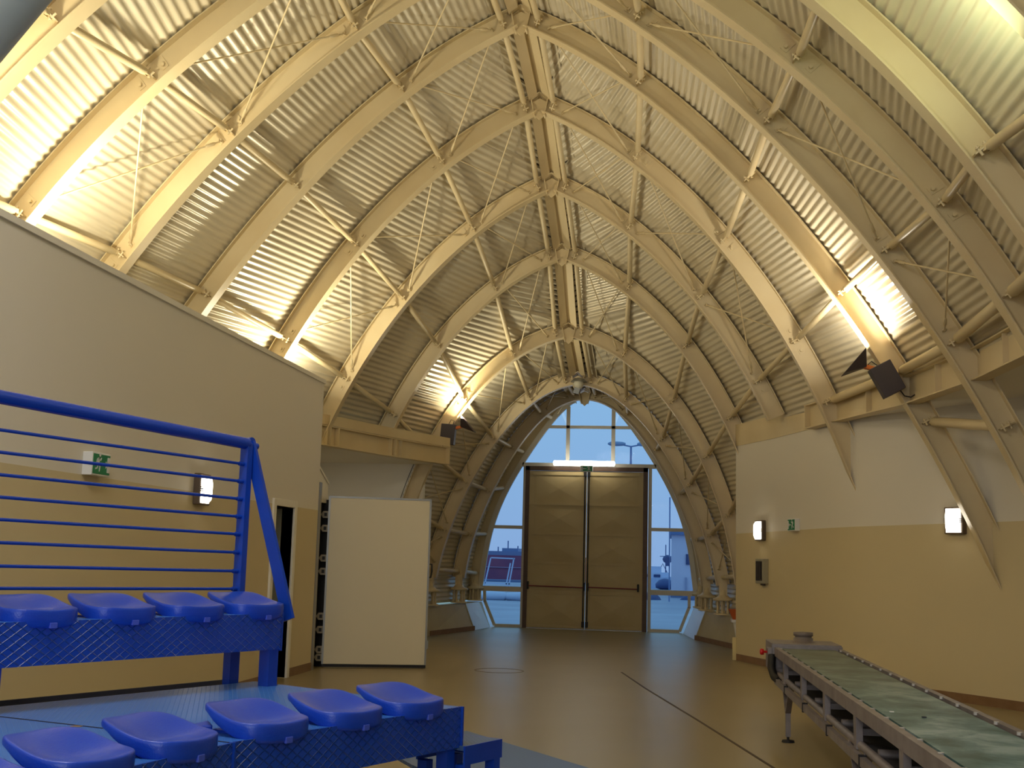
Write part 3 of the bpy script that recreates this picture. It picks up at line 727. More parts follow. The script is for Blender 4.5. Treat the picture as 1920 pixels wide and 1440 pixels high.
# ------------------------------------------------------------------ big double door
dd = setting('door_3')
YD = 29.28
f = MB().box(-1.52, -1.42, YD - .03, YD + .12, 0, 3.86).box(1.32, 1.43, YD - .03, YD + .12, 0, 3.86).box(-1.52, 1.43, YD - .03, YD + .12, 3.76, 3.86); f.build('door_frame', BROWNF, dd)
for s_, xa, xb in ((-1, -1.42, -.035), (1, -.025, 1.32)):
    lf = MB().box(xa, xb, YD, YD + .05, .02, 3.75).build('door_leaf', DOORP, dd)
    rows = [(.10, .80), (.90, 1.52), (1.58, 2.22), (2.28, 2.93), (2.99, 3.64)]
    xi0, xi1 = (xa + .14, xb - .06) if s_ < 0 else (xa + .06, xb - .14)
    for z0, z1 in rows:
        pn = MB(); cx_, cz_ = (xi0 + xi1) / 2, (z0 + z1) / 2
        p = [(xi0, YD - .006, z0), (xi1, YD - .006, z0), (xi1, YD - .006, z1), (xi0, YD - .006, z1), (cx_, YD - .03, cz_), (xi0, YD, z0), (xi1, YD, z0), (xi1, YD, z1), (xi0, YD, z1)]
        pn.add(p, [(0, 1, 4), (1, 2, 4), (2, 3, 4), (3, 0, 4), (0, 5, 6, 1), (1, 6, 7, 2), (2, 7, 8, 3), (3, 8, 5, 0)]); pn.build('door_panel', DOORP, lf)
    rl = MB()
    for z in (.06, .85, 1.55, 2.25, 2.96, 3.68): rl.box(xi0 - .06, xi1 + .06, YD - .026, YD, z - .034, z + .028)
    rl.build('door_rail', DOORP, lf)
    hb = MB().tube([(xa + .02 if s_ < 0 else .02, YD - .09, 1.0), (xb - .02 if s_ < 0 else xb - .10, YD - .09, .985)], .014, 8); hb.build('panic_bar', REDBAR, lf)
    for x in ((xa + .02, xb - .02) if s_ < 0 else (.03, xb - .10)): MB().box(x - .02, x + .02, YD - .11, YD, .92, 1.10).build('bar_bracket', DARK, lf)
    xv = -.075 if s_ < 0 else .02
    MB().tube([(xv, YD - .04, .05), (xv, YD - .04, 3.70)], .014, 8).build('lock_rod', DARK, lf)
    for z in (.06, 3.62): MB().box(xv - .03, xv + .03, YD - .07, YD, z, z + .13).build('rod_guide', DARK, lf)
MB().box(-1.42, 1.32, YD - .05, YD + .1, 0, .018).build('threshold', ALU, dd)

# strip lamp above the doors
tl = thing('strip_lamp', 'glowing white fluorescent strip lamp above the double door', 'lamp', (-.10, 29.12, 3.93))
MB().lathe([(.03, -.74), (.062, -.72), (.066, 0), (.062, .72), (.03, .74)], Matrix.Rotation(math.pi / 2, 4, 'Y'), 16).build('diffuser', TUBEG, tl)
MB().box(-.70, .70, .04, .14, -.05, .02).build('housing', SIGNW, tl)

# ------------------------------------------------------------------ emergency signs
def runner(mb, M, sc, y, flip=1):
    """little running figure out of flat limbs"""
    def limb(pts, w):
        for a, b in zip(pts, pts[1:]): mb.bar(M @ V(flip * a[0] * sc, y, a[1] * sc), M @ V(flip * b[0] * sc, y, b[1] * sc), .0025, w * sc, M.to_3x3() @ V(-(b[1] - a[1]) * flip, 0, (b[0] - a[0])))
    limb([(.0, .26), (-.06, .02)], .13); limb([(-.02, .24), (.14, .16), (.2, .26)], .055); limb([(-.0, .24), (-.16, .2), (-.2, .06)], .055)
    limb([(-.06, .02), (.1, -.08), (.06, -.3)], .065); limb([(-.06, .02), (-.12, -.16), (-.3, -.2)], .065)
    c = M @ V(flip * .05 * sc, y, .38 * sc); n = 12
    mb.prism([M @ V(flip * .05 * sc + .075 * sc * math.cos(2 * math.pi * k / n), y - .002, .38 * sc + .075 * sc * math.sin(2 * math.pi * k / n)) for k in range(n)], M.to_3x3() @ V(0, .002, 0))
def exit_sign(label, loc, rz, w_, h_, d_, flip=1, far=False):
    """faces local -Y"""
    t = thing('exit_sign', label, 'sign', loc, (0, 0, rz))
    MB().box(-w_ / 2, w_ / 2, -d_, 0, -h_ / 2, h_ / 2).build('housing', SIGNW, t, None, .006)
    MB().box(-w_ / 2 + .015, w_ / 2 - .015, -d_ - .003, -d_, -h_ / 2 + .015, h_ / 2 - .015).build('green_face', GREEN, t)
    pc = MB(); M = Matrix.Translation((flip * w_ * .16, 0, 0)); runner(pc, M, h_ * 1.05, -d_ - .005, flip * -1)
    M2 = Matrix.Identity(4)
    ax = -flip * w_ * .13; s = h_ * .16
    pc.bar((ax - s * 1.3, -d_ - .005, 0), (ax + s * 1.3, -d_ - .005, 0), .0025, s * .45, (0, 0, 1))
    pc.prism([V(ax - flip * s * 2.0, -d_ - .006, 0), V(ax - flip * s * .9, -d_ - .006, s), V(ax - flip * s * .9, -d_ - .006, -s)], (0, .002, 0))
    dx = -flip * w_ * .37; pc.box(dx - w_ * .07, dx + w_ * .07, -d_ - .006, -d_ - .003, -h_ * .33, h_ * .33)
    pc.build('white_pictogram', SIGNW, t)
    return t
exit_sign('green and white exit sign with running man over the double door', (-.03, 29.10, 3.80), 0, .30, .15, .06)
exit_sign('green exit sign in a thick white box on the left wall behind the blue railing', (X0, 9.95, 2.32), math.pi / 2, .34, .20, .09, -1)

def wall_dir(i):
    a, b = WR[i], WR[i + 1]; return math.atan2(b[1] - a[1], b[0] - a[0])
def on_wall(px_x, z):
    """point on the faceted right wall at plan x"""
    for i, (a, b) in enumerate(zip(WR, WR[1:])):
        if a[0] <= px_x <= b[0]:
            f_ = (px_x - a[0]) / (b[0] - a[0]); return V(px_x, a[1] + (b[1] - a[1]) * f_, z), wall_dir(i)
P_, A_ = on_wall(3.92, 2.245); exit_sign('green exit sign with arrow on the right wall beside a square lamp', tuple(P_), A_, .30, .19, .08, 1)

def wall_lamp(label, loc, rz, w_=.30, h_=.33):
    t = thing('wall_lamp', label, 'lamp', loc, (0, 0, rz), 'square lit wall lamps')
    MB().box(-w_ / 2, w_ / 2, -.075, 0, -h_ / 2, h_ / 2).build('housing', mat('lamp_housing', (96, 80, 66), .5), t, None, .012)
    vs = []; fs = []; n = 9; hw, hh_ = w_ * .40, h_ * .44
    for i in range(n):
        for j in range(n):
            u, v = i / (n - 1) * 2 - 1, j / (n - 1) * 2 - 1
            b = (1 - abs(u) ** 4) * (1 - abs(v) ** 4); vs.append((u * hw, -.076 - .055 * b ** .6, v * hh_))
    for i in range(n - 1):
        for j in range(n - 1): fs.append((i * n + j, (i + 1) * n + j, (i + 1) * n + j + 1, i * n + j + 1))
    MB().add(vs, fs, True).build('diffuser', LAMPG, t)
    cl = MB()
    for s_ in (-1, 1):
        for k in range(3): cl.box(s_ * hw - .008, s_ * hw + .008, -.10, -.075, -.025 + k * .02, -.015 + k * .02)
    cl.build('clip', DARK, t)
wall_lamp('square lit wall lamp on the left wall seen through the blue rails', (X0, 12.38, 2.25), math.pi / 2)
P_, A_ = on_wall(3.50, 2.185); wall_lamp('square lit wall lamp at the corner of the right wall above the meter box', tuple(P_), A_)
P_, A_ = on_wall(5.60, 2.235); wall_lamp('square lit wall lamp on the right wall beside the arch that enters the wall', tuple(P_), A_, .30, .34)

P_, A_ = on_wall(3.53, 1.52)
eb = thing('meter_box', 'small grey electrical box with smoked door under the corner wall lamp', 'box', tuple(P_), (0, 0, A_))
MB().box(-.15, .15, -.10, 0, -.20, .20).build('housing', mat('box_grey', (158, 152, 130), .5), eb, None, .008)
MB().box(-.115, .115, -.108, -.10, -.15, .16).build('smoked_door', mat('smoked', (62, 54, 50), .2), eb)
MB().box(.06, .10, -.112, -.106, -.13, .14).build('door_edge', DARK, eb)
MB().box(-.06, .03, -.05, 0, -.23, -.20).build('cable_gland', mat('gland', (100, 90, 80), .5), eb)
# pencil-thin scratch line on the right wall
P_, A_ = on_wall(5.93, .36)

# ------------------------------------------------------------------ dark floodlight fittings on the arches
def floodlight(label, loc, rz, tilt):
    t = thing('floodlight', label, 'floodlight', loc, (0, 0, rz))
    R_ = Matrix.Rotation(tilt, 4, 'Y')
    MB().box(-.14, .14, -.10, .10, -.20, .20, R_).build('ballast_box', HOUS, t, None, .008)
    b = MB(); b.bar(V(-.10, 0, .12), V(-.27, 0, .16), .07, .05); b.bar(V(-.24, 0, .13), V(-.26, 0, .19), .10, .02); b.build('bracket', ORANGE, t)
    # open pyramid visor
    ap = V(-.25, 0, .155); c = V(-.40, 0, .215); e1 = V(.13, 0, .155); e2 = V(0, .16, 0)
    cor = [c + e1 + e2, c + e1 - e2, c - e1 - e2, c - e1 + e2]
    vs = [ap + V(0, .05, 0), ap - V(0, .05, 0)] + cor
    vz = MB(); vz.add(vs, [(0, 2, 3, 1), (1, 3, 4), (0, 1, 4, 5), (0, 5, 2)]); o = vz.build('visor', HOUS, t)
    s_ = o.modifiers.new('solid', 'SOLIDIFY'); s_.thickness = .006
    cb = MB().tube([R_ @ V(-.08, .03, .2), R_ @ V(-.10, .05, .27), R_ @ V(-.04, .06, .29), R_ @ V(.0, .05, .2)], .007, 6); cb.tube([R_ @ V(.08, 0, -.2), R_ @ V(.09, 0, -.28), R_ @ V(.15, 0, -.33), R_ @ V(.24, 0, -.32)], .009, 6); cb.build('cable', DARK, t)
    return t
floodlight('dark floodlight with triangular visor on the right arch above the gallery beam', (4.66, 15.42, 3.94), 0, math.radians(-28))
floodlight('dark floodlight with triangular visor at the end of the left gallery beam', (-2.36, 23.42, 4.0), math.pi, math.radians(-4))

# small lamp at the crown of the second arch
sl_ = thing('crown_lamp', 'small grey reflector lamp hanging at the crown of the second arch', 'lamp', (.03, 25.42, 5.33))
MB().lathe([(.02, .12), (.10, .10), (.17, .04), (.175, .03)], None, 20).build('reflector', mat('reflector_grey', (150, 152, 150), .35, .5), sl_)
MB().lathe([(.10, .03), (.115, -.02), (.09, -.08), (.03, -.11)], None, 20).build('globe', mat('globe_pearl', (215, 210, 190), .25), sl_)
MB().box(-.05, .07, -.04, .04, -.22, -.10, Matrix.Rotation(.3, 4, 'Y')).build('gear_box', mat('gear_grey', (150, 156, 165), .4), sl_)

# ------------------------------------------------------------------ planter by the right plinth
pt = thing('planter', 'terracotta trough on a pale pedestal half hidden behind the right wall corner', 'planter', (3.28, 23.9, 0))
pt.location = (3.30, 23.2, 0)
pz = MB(); pz.add([(-.16, -.16, .62), (.16, -.16, .62), (.16, .16, .62), (-.16, .16, .62), (-.24, -.22, .80), (.24, -.22, .80), (.24, .22, .80), (-.24, .22, .80)], [(0, 1, 5, 4), (1, 2, 6, 5), (2, 3, 7, 6), (3, 0, 4, 7), (0, 3, 2, 1), (4, 5, 6, 7)]); pz.build('trough', mat('terracotta', (190, 92, 40), .6), pt)
MB().box(-.19, .22, -.2, .2, .565, .62).build('rim', SIGNW, pt, None, .01)
pz = MB(); pz.add([(-.05, -.12, 0), (.14, -.12, 0), (.14, .12, 0), (-.05, .12, 0), (-.15, -.16, .565), (.16, -.16, .565), (.16, .16, .565), (-.15, .16, .565)], [(0, 1, 5, 4), (1, 2, 6, 5), (2, 3, 7, 6), (3, 0, 4, 7), (0, 3, 2, 1), (4, 5, 6, 7)]); pz.build('pedestal', WHITEP, pt)

# ------------------------------------------------------------------ tribune
def smooth_seat():
    """moulded bucket-less seat: rounded outline, dished top, deep rolled front lip.  local x = along row, y = towards the back, front at y=0"""
    W, D = .43, .42; nu, nv = 33, 25; vs = []; fs = []
    def outline(a):
        # superellipse with squarer front
        c, s = math.cos(a), math.sin(a); e = 2.0 / 3.2
        x = W / 2 * (abs(c) ** e) * (1 if c >= 0 else -1); y = D / 2 * (abs(s) ** e) * (1 if s >= 0 else -1)
        if y > 0: x *= 1 - .24 * (y / (D / 2)) ** 2
        return x, y + D / 2
    NA = 48; rings = []
    def height(x, y):
        v = y / D; u = x / (W / 2)
        sv = min(1, max(0, (v - .18) / .82)); sv = sv * sv * (3 - 2 * sv)
        h = .102 + .060 * sv
        h += .028 * abs(u) ** 2.2 * (0.45 + .55 * v)
        h -= .034 * math.exp(-((v - .45) / .25) ** 2) * (1 - min(1, u * u) * .75)
        h += .006 * max(0, 1 - v / .12) * abs(u)
        return h
    levels = [0, .25, .5, .70, .85, .94, .985]
    for r in levels[1:]:
        ring = []
        for k in range(NA):
            x, y = outline(2 * math.pi * k / NA); cx, cy = 0, D / 2; X, Yy = cx + (x - cx) * r, cy + (y - cy) * r
            z = height(X, Yy) - (.005 if r > .95 else (.001 if r > .9 else 0)); ring.append((X, Yy, z))
        rings.append(ring)
    ring = []; ring2 = []; ring3 = []
    for k in range(NA):
        x, y = outline(2 * math.pi * k / NA); v = y / D; h = height(x, y)
        fl = max(0, 1 - v / .75)
        skirt = .030 + .062 * fl ** .7
        ring.append((x, y, h - .014)); ring2.append((x * 1.0, y, h - .014 - skirt * .72)); ring3.append((x * .965, D / 2 + (y - D / 2) * .95, h - .014 - skirt))
    rings += [ring, ring2, ring3]
    vs = [(0, D / 2, height(0, D / 2))]
    for r_ in rings: vs += r_
    for k in range(NA): fs.append((0, 1 + k, 1 + (k + 1) % NA))
    for i in range(len(rings) - 1):
        for k in range(NA): a = 1 + i * NA; fs.append((a + k, a + (k + 1) % NA, a + NA + (k + 1) % NA, a + NA + k))
    # underside
    b = 1 + (len(rings) - 1) * NA; c = len(vs); vs.append((0, D / 2, .035))
    for k in range(NA): fs.append((c, b + (k + 1) % NA, b + k))
    return MB().add(vs, fs, True)
def make_seat(label):
    s_ = thing('stadium_chair', label, 'seat', (0, 0, 0), (0, 0, 0), 'blue plastic seats on the tribune')
    o = smooth_seat().build('seat_shell', SEATM, s_); ss = o.modifiers.new('sub', 'SUBSURF'); ss.levels = 1; ss.render_levels = 1
    MB().box(-.022, .022, -.004, .01, .008, .036).build('front_clip', SEATC, s_, None, .003)
    mb = MB().box(-.13, .13, .10, .34, -.0, .05); mb.build('mount', SEATM, s_)
    MB().prism([V(-.17, .30, .05), V(-.235, .36, .045), V(-.20, .40, .05), V(-.12, .38, .06)], (0, 0, .025)).build('side_wing', SEATM, s_, None, .006)
    return s_
seat0 = None
def place_seat(x, y, z, rz, label):
    global seat0
    if seat0 is None: seat0 = make_seat(label); o = seat0
    else: o = copy_tree(seat0); o['label'] = label
    o.location = (x, y, z); o.rotation_euler = (0, 0, rz); return o

TH = math.atan2(.911, .413)            # direction of module one's rows
def tribune_module(label, B, th, fl, lower_s, upper, seat_labels):
    """B: far front corner of the middle deck. local x runs back along the row (towards the camera), local y = to the rear of the stand"""
    ux = V(-math.cos(th), -math.sin(th), 0); uy = V(-math.sin(th), math.cos(th), 0)
    M = Matrix(((ux.x, uy.x, 0, B[0]), (ux.y, uy.y, 0, B[1]), (0, 0, 1, 0), (0, 0, 0, 1)))
    # note the frame is mirrored when needed: keep right-handed
    t = thing('tribune_module', label, 'tribune', (B[0], B[1], 0), (0, 0, math.atan2(ux.y, ux.x)))
    rz = math.atan2(ux.y, ux.x)
    RS = 1 if (Matrix.Rotation(rz, 3, 'Z') @ V(0, 1, 0)).dot(uy) > 0 else -1
    def P(x, y, z): return V(x, RS * y, z)
    D_ = 1.70; k = math.tan(math.radians(5.85)); z0 = .80
    # deck plate
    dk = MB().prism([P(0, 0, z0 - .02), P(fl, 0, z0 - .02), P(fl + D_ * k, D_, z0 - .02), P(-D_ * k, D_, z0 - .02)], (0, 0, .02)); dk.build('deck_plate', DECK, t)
    e = MB()
    e.bar(P(-.006, 0, z0 - .05), P(-D_ * k - .006, D_, z0 - .05), .02, .10); e.bar(P(fl, 0, z0 - .055), P(fl + D_ * k, D_, z0 - .055), .02, .07); e.bar(P(-D_ * k, D_, z0 - .06), P(fl + D_ * k, D_, z0 - .06), .03, .08)
    e.build('edge_frame', BLUE, t)
    MB().prism([P(-D_ * k, D_ + .02, z0 - .06), P(fl + D_ * k, D_ + .02, z0 - .06), P(fl + D_ * k, D_ + .20, z0 - .06), P(-D_ * k, D_ + .20, z0 - .06)], (0, 0, .012)).build('rear_channel', DARK, t)
    MB().bar(P(-D_ * k, D_ + .205, z0 - .03), P(fl + D_ * k, D_ + .205, z0 - .03), .014, .06).build('rear_lip', mat('lip_grey', (90, 84, 84), .5), t)
    MB().bar(P(fl - .004, 0, z0 + .0005), P(fl + D_ * k - .004, D_, z0 + .0005), .012, .002).build('deck_seam', DARK, t)
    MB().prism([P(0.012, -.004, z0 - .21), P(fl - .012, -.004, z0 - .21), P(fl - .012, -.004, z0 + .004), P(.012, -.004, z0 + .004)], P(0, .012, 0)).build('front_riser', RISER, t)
    ep = MB().bar(P(0, .0, z0 - .105), P(0.012, 0, z0 - .105), .03, .22); ep.build('riser_end_plate', BLUE, t)
    for x, y in ((.07, .05), (fl - .07, .05), (-D_ * k * .9 + .07, D_ - .07), (fl + D_ * k * .9 - .07, D_ - .07)):
        MB().box(x - .035, x + .035, RS * y - .035, RS * y + .035, 0, z0 - .02).build('leg', BLUE, t)
    # upper bench
    bx0, bx1, by = upper; zb0, zb1 = 1.02, 1.235
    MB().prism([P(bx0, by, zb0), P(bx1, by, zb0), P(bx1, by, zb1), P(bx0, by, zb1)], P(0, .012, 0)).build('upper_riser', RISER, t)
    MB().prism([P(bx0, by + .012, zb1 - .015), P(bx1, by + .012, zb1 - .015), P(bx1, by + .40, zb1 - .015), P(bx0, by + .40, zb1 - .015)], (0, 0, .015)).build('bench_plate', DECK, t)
    en = MB(); en.bar(P(bx0, by, (zb0 + zb1) / 2), P(bx0, by + .4, (zb0 + zb1) / 2), .02, zb1 - zb0 + .02); en.bar(P(bx1, by, (zb0 + zb1) / 2), P(bx1, by + .4, (zb0 + zb1) / 2), .02, zb1 - zb0 + .02); en.build('bench_end', BLUE, t)
    for x in (bx0 + .05, bx1 - .05):
        MB().box(x - .04, x + .04, RS * (by + .05) - .04, RS * (by + .05) + .04, z0, zb0).build('bench_leg', BLUE, t)
        MB().box(x - .04, x + .04, RS * (by + .36) - .03, RS * (by + .36) + .03, 0 if by + .36 > D_ else z0, zb0).build('bench_leg', BLUE, t)
    return t, M
# module one: visible, its far end by the open floor
m1, M1 = tribune_module('blue steel tribune section with tread plate decks, far end of the stand', (.92, 6.69), TH, 1.73, None, (-.10, 1.93, 1.42), None)
TH2 = TH + math.radians(11.7)
m2, M2 = tribune_module('blue steel tribune section nearest the camera, left edge of the photo', (.215, 5.107), TH2, 1.73, None, (-.06, 1.9, 1.42), None)
def seat_at(B, th, s_, y_, z, label):
    ux = V(-math.cos(th), -math.sin(th), 0); uy = V(-math.sin(th), math.cos(th), 0)
    p = V(B[0], B[1], 0) + ux * s_ + uy * y_
    # seat local x along row, local y to the rear; use th-aligned frame
    rz = math.atan2(uy.y, uy.x) - math.pi / 2
    return place_seat(p.x, p.y, z, rz, label)
for s_, l in ((.355, 'blue seat on the lower row nearest the far end of the stand'), (.88, 'blue seat second from the far end on the lower row'), (1.424, 'blue seat third from the far end on the lower row')):
    seat_at((.92, 6.69), TH, s_, -.045, .762, l)
for s_, l in ((.30, 'blue seat fourth from the far end on the lower row, beside the deck seam'), (.84, 'blue seat fifth from the far end on the lower row, cut by the lower edge'), (1.38, 'blue seat at the near end of the lower row below the picture edge')):
    seat_at((.215, 5.107), TH2, s_, -.045, .762, l)
Bu = V(-.32, 7.45, 0)
for s_, l in ((.225, 'blue seat on the upper row under the sloping railing strut'), (.73, 'blue seat second from the railing post on the upper row'), (1.249, 'blue seat third from the railing post on the upper row'), (1.768, 'blue seat fourth from the railing post on the upper row')):
    seat_at((-.32, 7.45), TH, s_, -.045, 1.192, l)
seat_at((-1.30, 5.42), TH2, .12, -.045, 1.192, 'blue seat cut by the left picture edge on the upper row')

# railing behind the upper row
rl = thing('tribune_railing', 'blue tubular railing with thin horizontal rods behind the upper seats', 'railing', (-.70, 7.58, 0))
off = V(-.70, 7.58, 0)
RD = (V(-1.44, 5.96, 0) - off); EXT = 1.55
def rail(za, zb, r, nm):
    a = V(0, 0, za); b = V(RD.x * EXT, RD.y * EXT, za + (zb - za) * EXT); MB().tube([a, b], r, 14).build(nm, BLUERAIL, rl)
rail(2.30, 2.373, .038, 'handrail')
for za, zb in ((2.166, 2.202), (2.053, 2.086), (1.940, 1.969), (1.827, 1.853), (1.715, 1.737), (1.599, 1.618), (1.481, 1.497), (1.369, 1.382)): rail(za, zb, .0095, 'rail_rod')
u_ = RD.normalized(); n_ = V(-u_.y, u_.x, 0)
pst = MB(); pst.bar((0, 0, 1.0), (0, 0, 2.30), .045, .065, tuple(n_)); pst.build('post', BLUE, rl)
MB().bar((RD.x * 1.5, RD.y * 1.5, 0), (RD.x * 1.5, RD.y * 1.5, 2.38), .045, .065, tuple(n_)).build('post', BLUE, rl)
rc = MB()
for z in (2.166, 2.053, 1.940, 1.827, 1.715, 1.599, 1.481, 1.369): rc.tube([u_ * -.004 + V(0, 0, z), u_ * .06 + V(0, 0, z)], .014, 8)
rc.build('rod_collar', BLUERAIL, rl)
st = MB(); A1 = V(-.02, .0, 2.31) - u_ * .05; B1 = V(-.335, 7.50, 1.19) - off
st.bar(A1, B1, .022, .085, tuple(n_)); st.build('strut', BLUE, rl)
ck = MB(); ck.tube([V(0, 0, 2.29), V(0, 0, 2.29) - u_ * .09], .022, 10); ck.tube([A1 + n_ * .02, A1 - n_ * .02], .036, 16); ck.build('strut_knuckle', BLUE, rl)

# lower platform and step
lpz = .40
pf = thing('low_platform', 'grey blue tread plate platform at the foot of the stand, by the floor', 'platform')
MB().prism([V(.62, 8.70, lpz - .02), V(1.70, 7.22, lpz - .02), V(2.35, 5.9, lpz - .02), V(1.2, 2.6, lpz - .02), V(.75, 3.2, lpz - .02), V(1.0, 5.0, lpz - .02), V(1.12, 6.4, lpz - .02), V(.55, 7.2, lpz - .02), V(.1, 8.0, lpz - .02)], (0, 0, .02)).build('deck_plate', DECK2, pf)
ed = MB(); pts_ = [(.62, 8.70), (1.70, 7.22), (2.35, 5.9), (1.2, 2.6)]
for a, b in zip(pts_, pts_[1:]): ed.bar((*a, lpz - .045), (*b, lpz - .045), .015, .07)
ed.build('edge_frame', mat('edge_dark_blue', (30, 44, 78), .5), pf)
for x, y in ((.66, 8.55), (1.66, 7.18), (2.28, 5.85), (1.18, 2.8)): MB().box(x - .03, x + .03, y - .03, y + .03, 0, lpz - .08).build('leg', BLUE, pf)
stp = thing('tribune_step', 'small blue box step beside the end of the lower seat row', 'step', (.94, 6.66, 0), (0, 0, TH))
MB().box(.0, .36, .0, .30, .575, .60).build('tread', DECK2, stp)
sf = MB().box(.0, .36, -.012, .0, .50, .60); sf.box(.36, .372, -.012, .30, .50, .60); sf.box(.0, .36, .30, .312, .50, .60); sf.build('apron', BLUE, stp)
for x in (.03, .325):
    for y in (.02, .27): MB().box(x - .03, x + .03, y - .03, y + .03, lpz, .50).build('leg', BLUE, stp)

# ------------------------------------------------------------------ belt conveyor
cv = thing('belt_conveyor', 'long belt conveyor with worn green belt on steel trestle legs', 'conveyor', (3.39, 13.0, 0), (0, 0, math.pi + math.radians(1.05)))
# local +y runs towards the camera; local +x is the hall side (left in the photo)
L_ = 10.0; ZT = .80
def belt_mat():
    m = mat('worn_belt', (86, 122, 112), .45, 0, .4); n, l, b = nodes(m)
    tc = n.new('ShaderNodeTexCoord'); mp = n.new('ShaderNodeMapping'); mp.inputs['Scale'].default_value = (3.0, 2.6, 1)
    n1 = n.new('ShaderNodeTexNoise'); n1.inputs['Scale'].default_value = 1.0; n1.inputs['Detail'].default_value = 10; n1.inputs['Roughness'].default_value = .65; n1.inputs['Distortion'].default_value = .3
    r1 = n.new('ShaderNodeValToRGB'); e = r1.color_ramp
    e.elements[0].position = .36; e.elements[0].color = (*lin((50, 80, 76)), 1); e.elements[1].position = .64; e.elements[1].color = (*lin((140, 160, 160)), 1)
    q = e.elements.new(.49); q.color = (*lin((84, 116, 116)), 1)
    l.new(tc.outputs['Object'], mp.inputs[0]); l.new(mp.outputs[0], n1.inputs[0]); l.new(n1.outputs[0], r1.inputs[0])
    # grimy olive towards the far drum
    s = n.new('ShaderNodeSeparateXYZ'); l.new(tc.outputs['Object'], s.inputs[0]); mr = n.new('ShaderNodeMapRange'); l.new(s.outputs['Y'], mr.inputs[0]); mr.inputs['From Min'].default_value = .5; mr.inputs['From Max'].default_value = 5.5; mr.inputs['To Min'].default_value = .75; mr.inputs['To Max'].default_value = 0
    mx = n.new('ShaderNodeMix'); mx.data_type = 'RGBA'; l.new(mr.outputs[0], mx.inputs['Factor']); l.new(r1.outputs[0], mx.inputs['A']); mx.inputs['B'].default_value = (*lin((92, 94, 72)), 1)
    l.new(mx.outputs['Result'], b.inputs['Base Color']); return m
BELT = belt_mat()
MB().box(-.258, .258, .28, L_, ZT - .022, ZT - .010).build('belt', BELT, cv)
MB().box(-.275, .275, .28, L_, ZT - .27, ZT - .255).build('return_belt', mat('belt_under', (42, 40, 44), .6), cv)
for s_ in (-1, 1):
    rm = MB().box(s_ * .29 - (0 if s_ > 0 else .045), s_ * .29 + (.045 if s_ > 0 else 0), .22, L_, ZT - .085, ZT); rm.build('side_rail', GALV, cv)
    MB().box(*sorted((s_ * .256, s_ * .292)), .28, L_, ZT - .05, ZT - .030).build('rubber_skirt', DARK, cv)
    nb = MB()
    k = .5
    while k < L_: nb.tube([(s_ * .288, k, ZT - .012), (s_ * .288, k, ZT + .004)], .014, 8); k += .42
    nb.build('rail_rivets', mat('rivet_pale', (190, 185, 180), .4), cv)['kind'] = 'stuff'
    lr = MB().tube([(s_ * .30, .35, .545), (s_ * .30, L_, .545)], .026, 10); lr.build('lower_rail', GALV, cv)
    MB().box(s_ * .335 - .018, s_ * .335 + .018, .45, L_, .46, .515).build('cable_tray', GALV, cv)
    kk = .3
    for y in (1.1, 2.45, 3.8, 5.15, 6.55, 7.9, 9.3):
        MB().box(s_ * .31 - .02, s_ * .31 + .02, y - .05, y + .05, .52, ZT - .085).build('upright', GALV, cv)
        MB().box(s_ * .336 - .022, s_ * .336 + .022, y + .28, y + .31, .45, .525).build('tray_clip', DARK, cv)
for y in (1.1, 2.45, 3.8, 5.15, 6.55, 7.9, 9.3):
    MB().tube([(-.28, y + .5, .56), (.28, y + .5, .56)], .03, 10).build('return_roller', GALV, cv)
    MB().box(-.29, .29, y - .02, y + .02, .60, .64).build('cross_member', GALV, cv)
for y in (1.18, 5.15, 9.1):
    for s_ in (-1, 1):
        lg = MB(); x = s_ * .30
        lg.bar((x, y - .30, .53), (x, y - .01, .27), .05, .03, (0, 1, 0)); lg.bar((x, y + .30, .53), (x, y + .01, .27), .05, .03, (0, 1, 0)); lg.bar((x, y, .30), (x, y, .05), .045, .045, (0, 1, 0)); lo = lg.build('leg', GALV, cv)
        MB().lathe([(.012, .05), (.012, .022), (.055, .018), (.06, 0)], Matrix.Translation((x, y, 0)), 16).build('foot_pad', DARK, lo)
hb = MB().box(-.33, .355, -.42, .28, .55, ZT + .035); hb.build('drive_housing', GALV, cv, None, .006)
MB().box(-.335, .36, .26, .30, .60, ZT + .02).build('drum_guard', GALV, cv)
MB().lathe([(.13, .835), (.10, .84), (.10, .875), (.085, .88), (.085, .895), (.10, .90), (.10, .935), (.02, .94)], Matrix.Translation((.0, -.12, 0)), 22).build('motor_cap', mat('motor_grey', (120, 108, 100), .5), cv)
sw = MB().box(.345, .40, .12, .30, .68, .79).build('switch_box', GALV, cv, None, .005)
MB().lathe([(.012, 0), (.012, .03), (.03, .032), (.032, .06), (.02, .07)], Matrix.Translation((.40, .20, .745)) @ Matrix.Rotation(math.pi / 2, 4, 'Y'), 14).build('stop_button', REDK, sw)
MB().tube([(.36, .30, .72), (.37, .36, .60), (.35, .45, .52), (.32, .6, .50)], .04, 8).build('cable_bundle', DARK, cv)
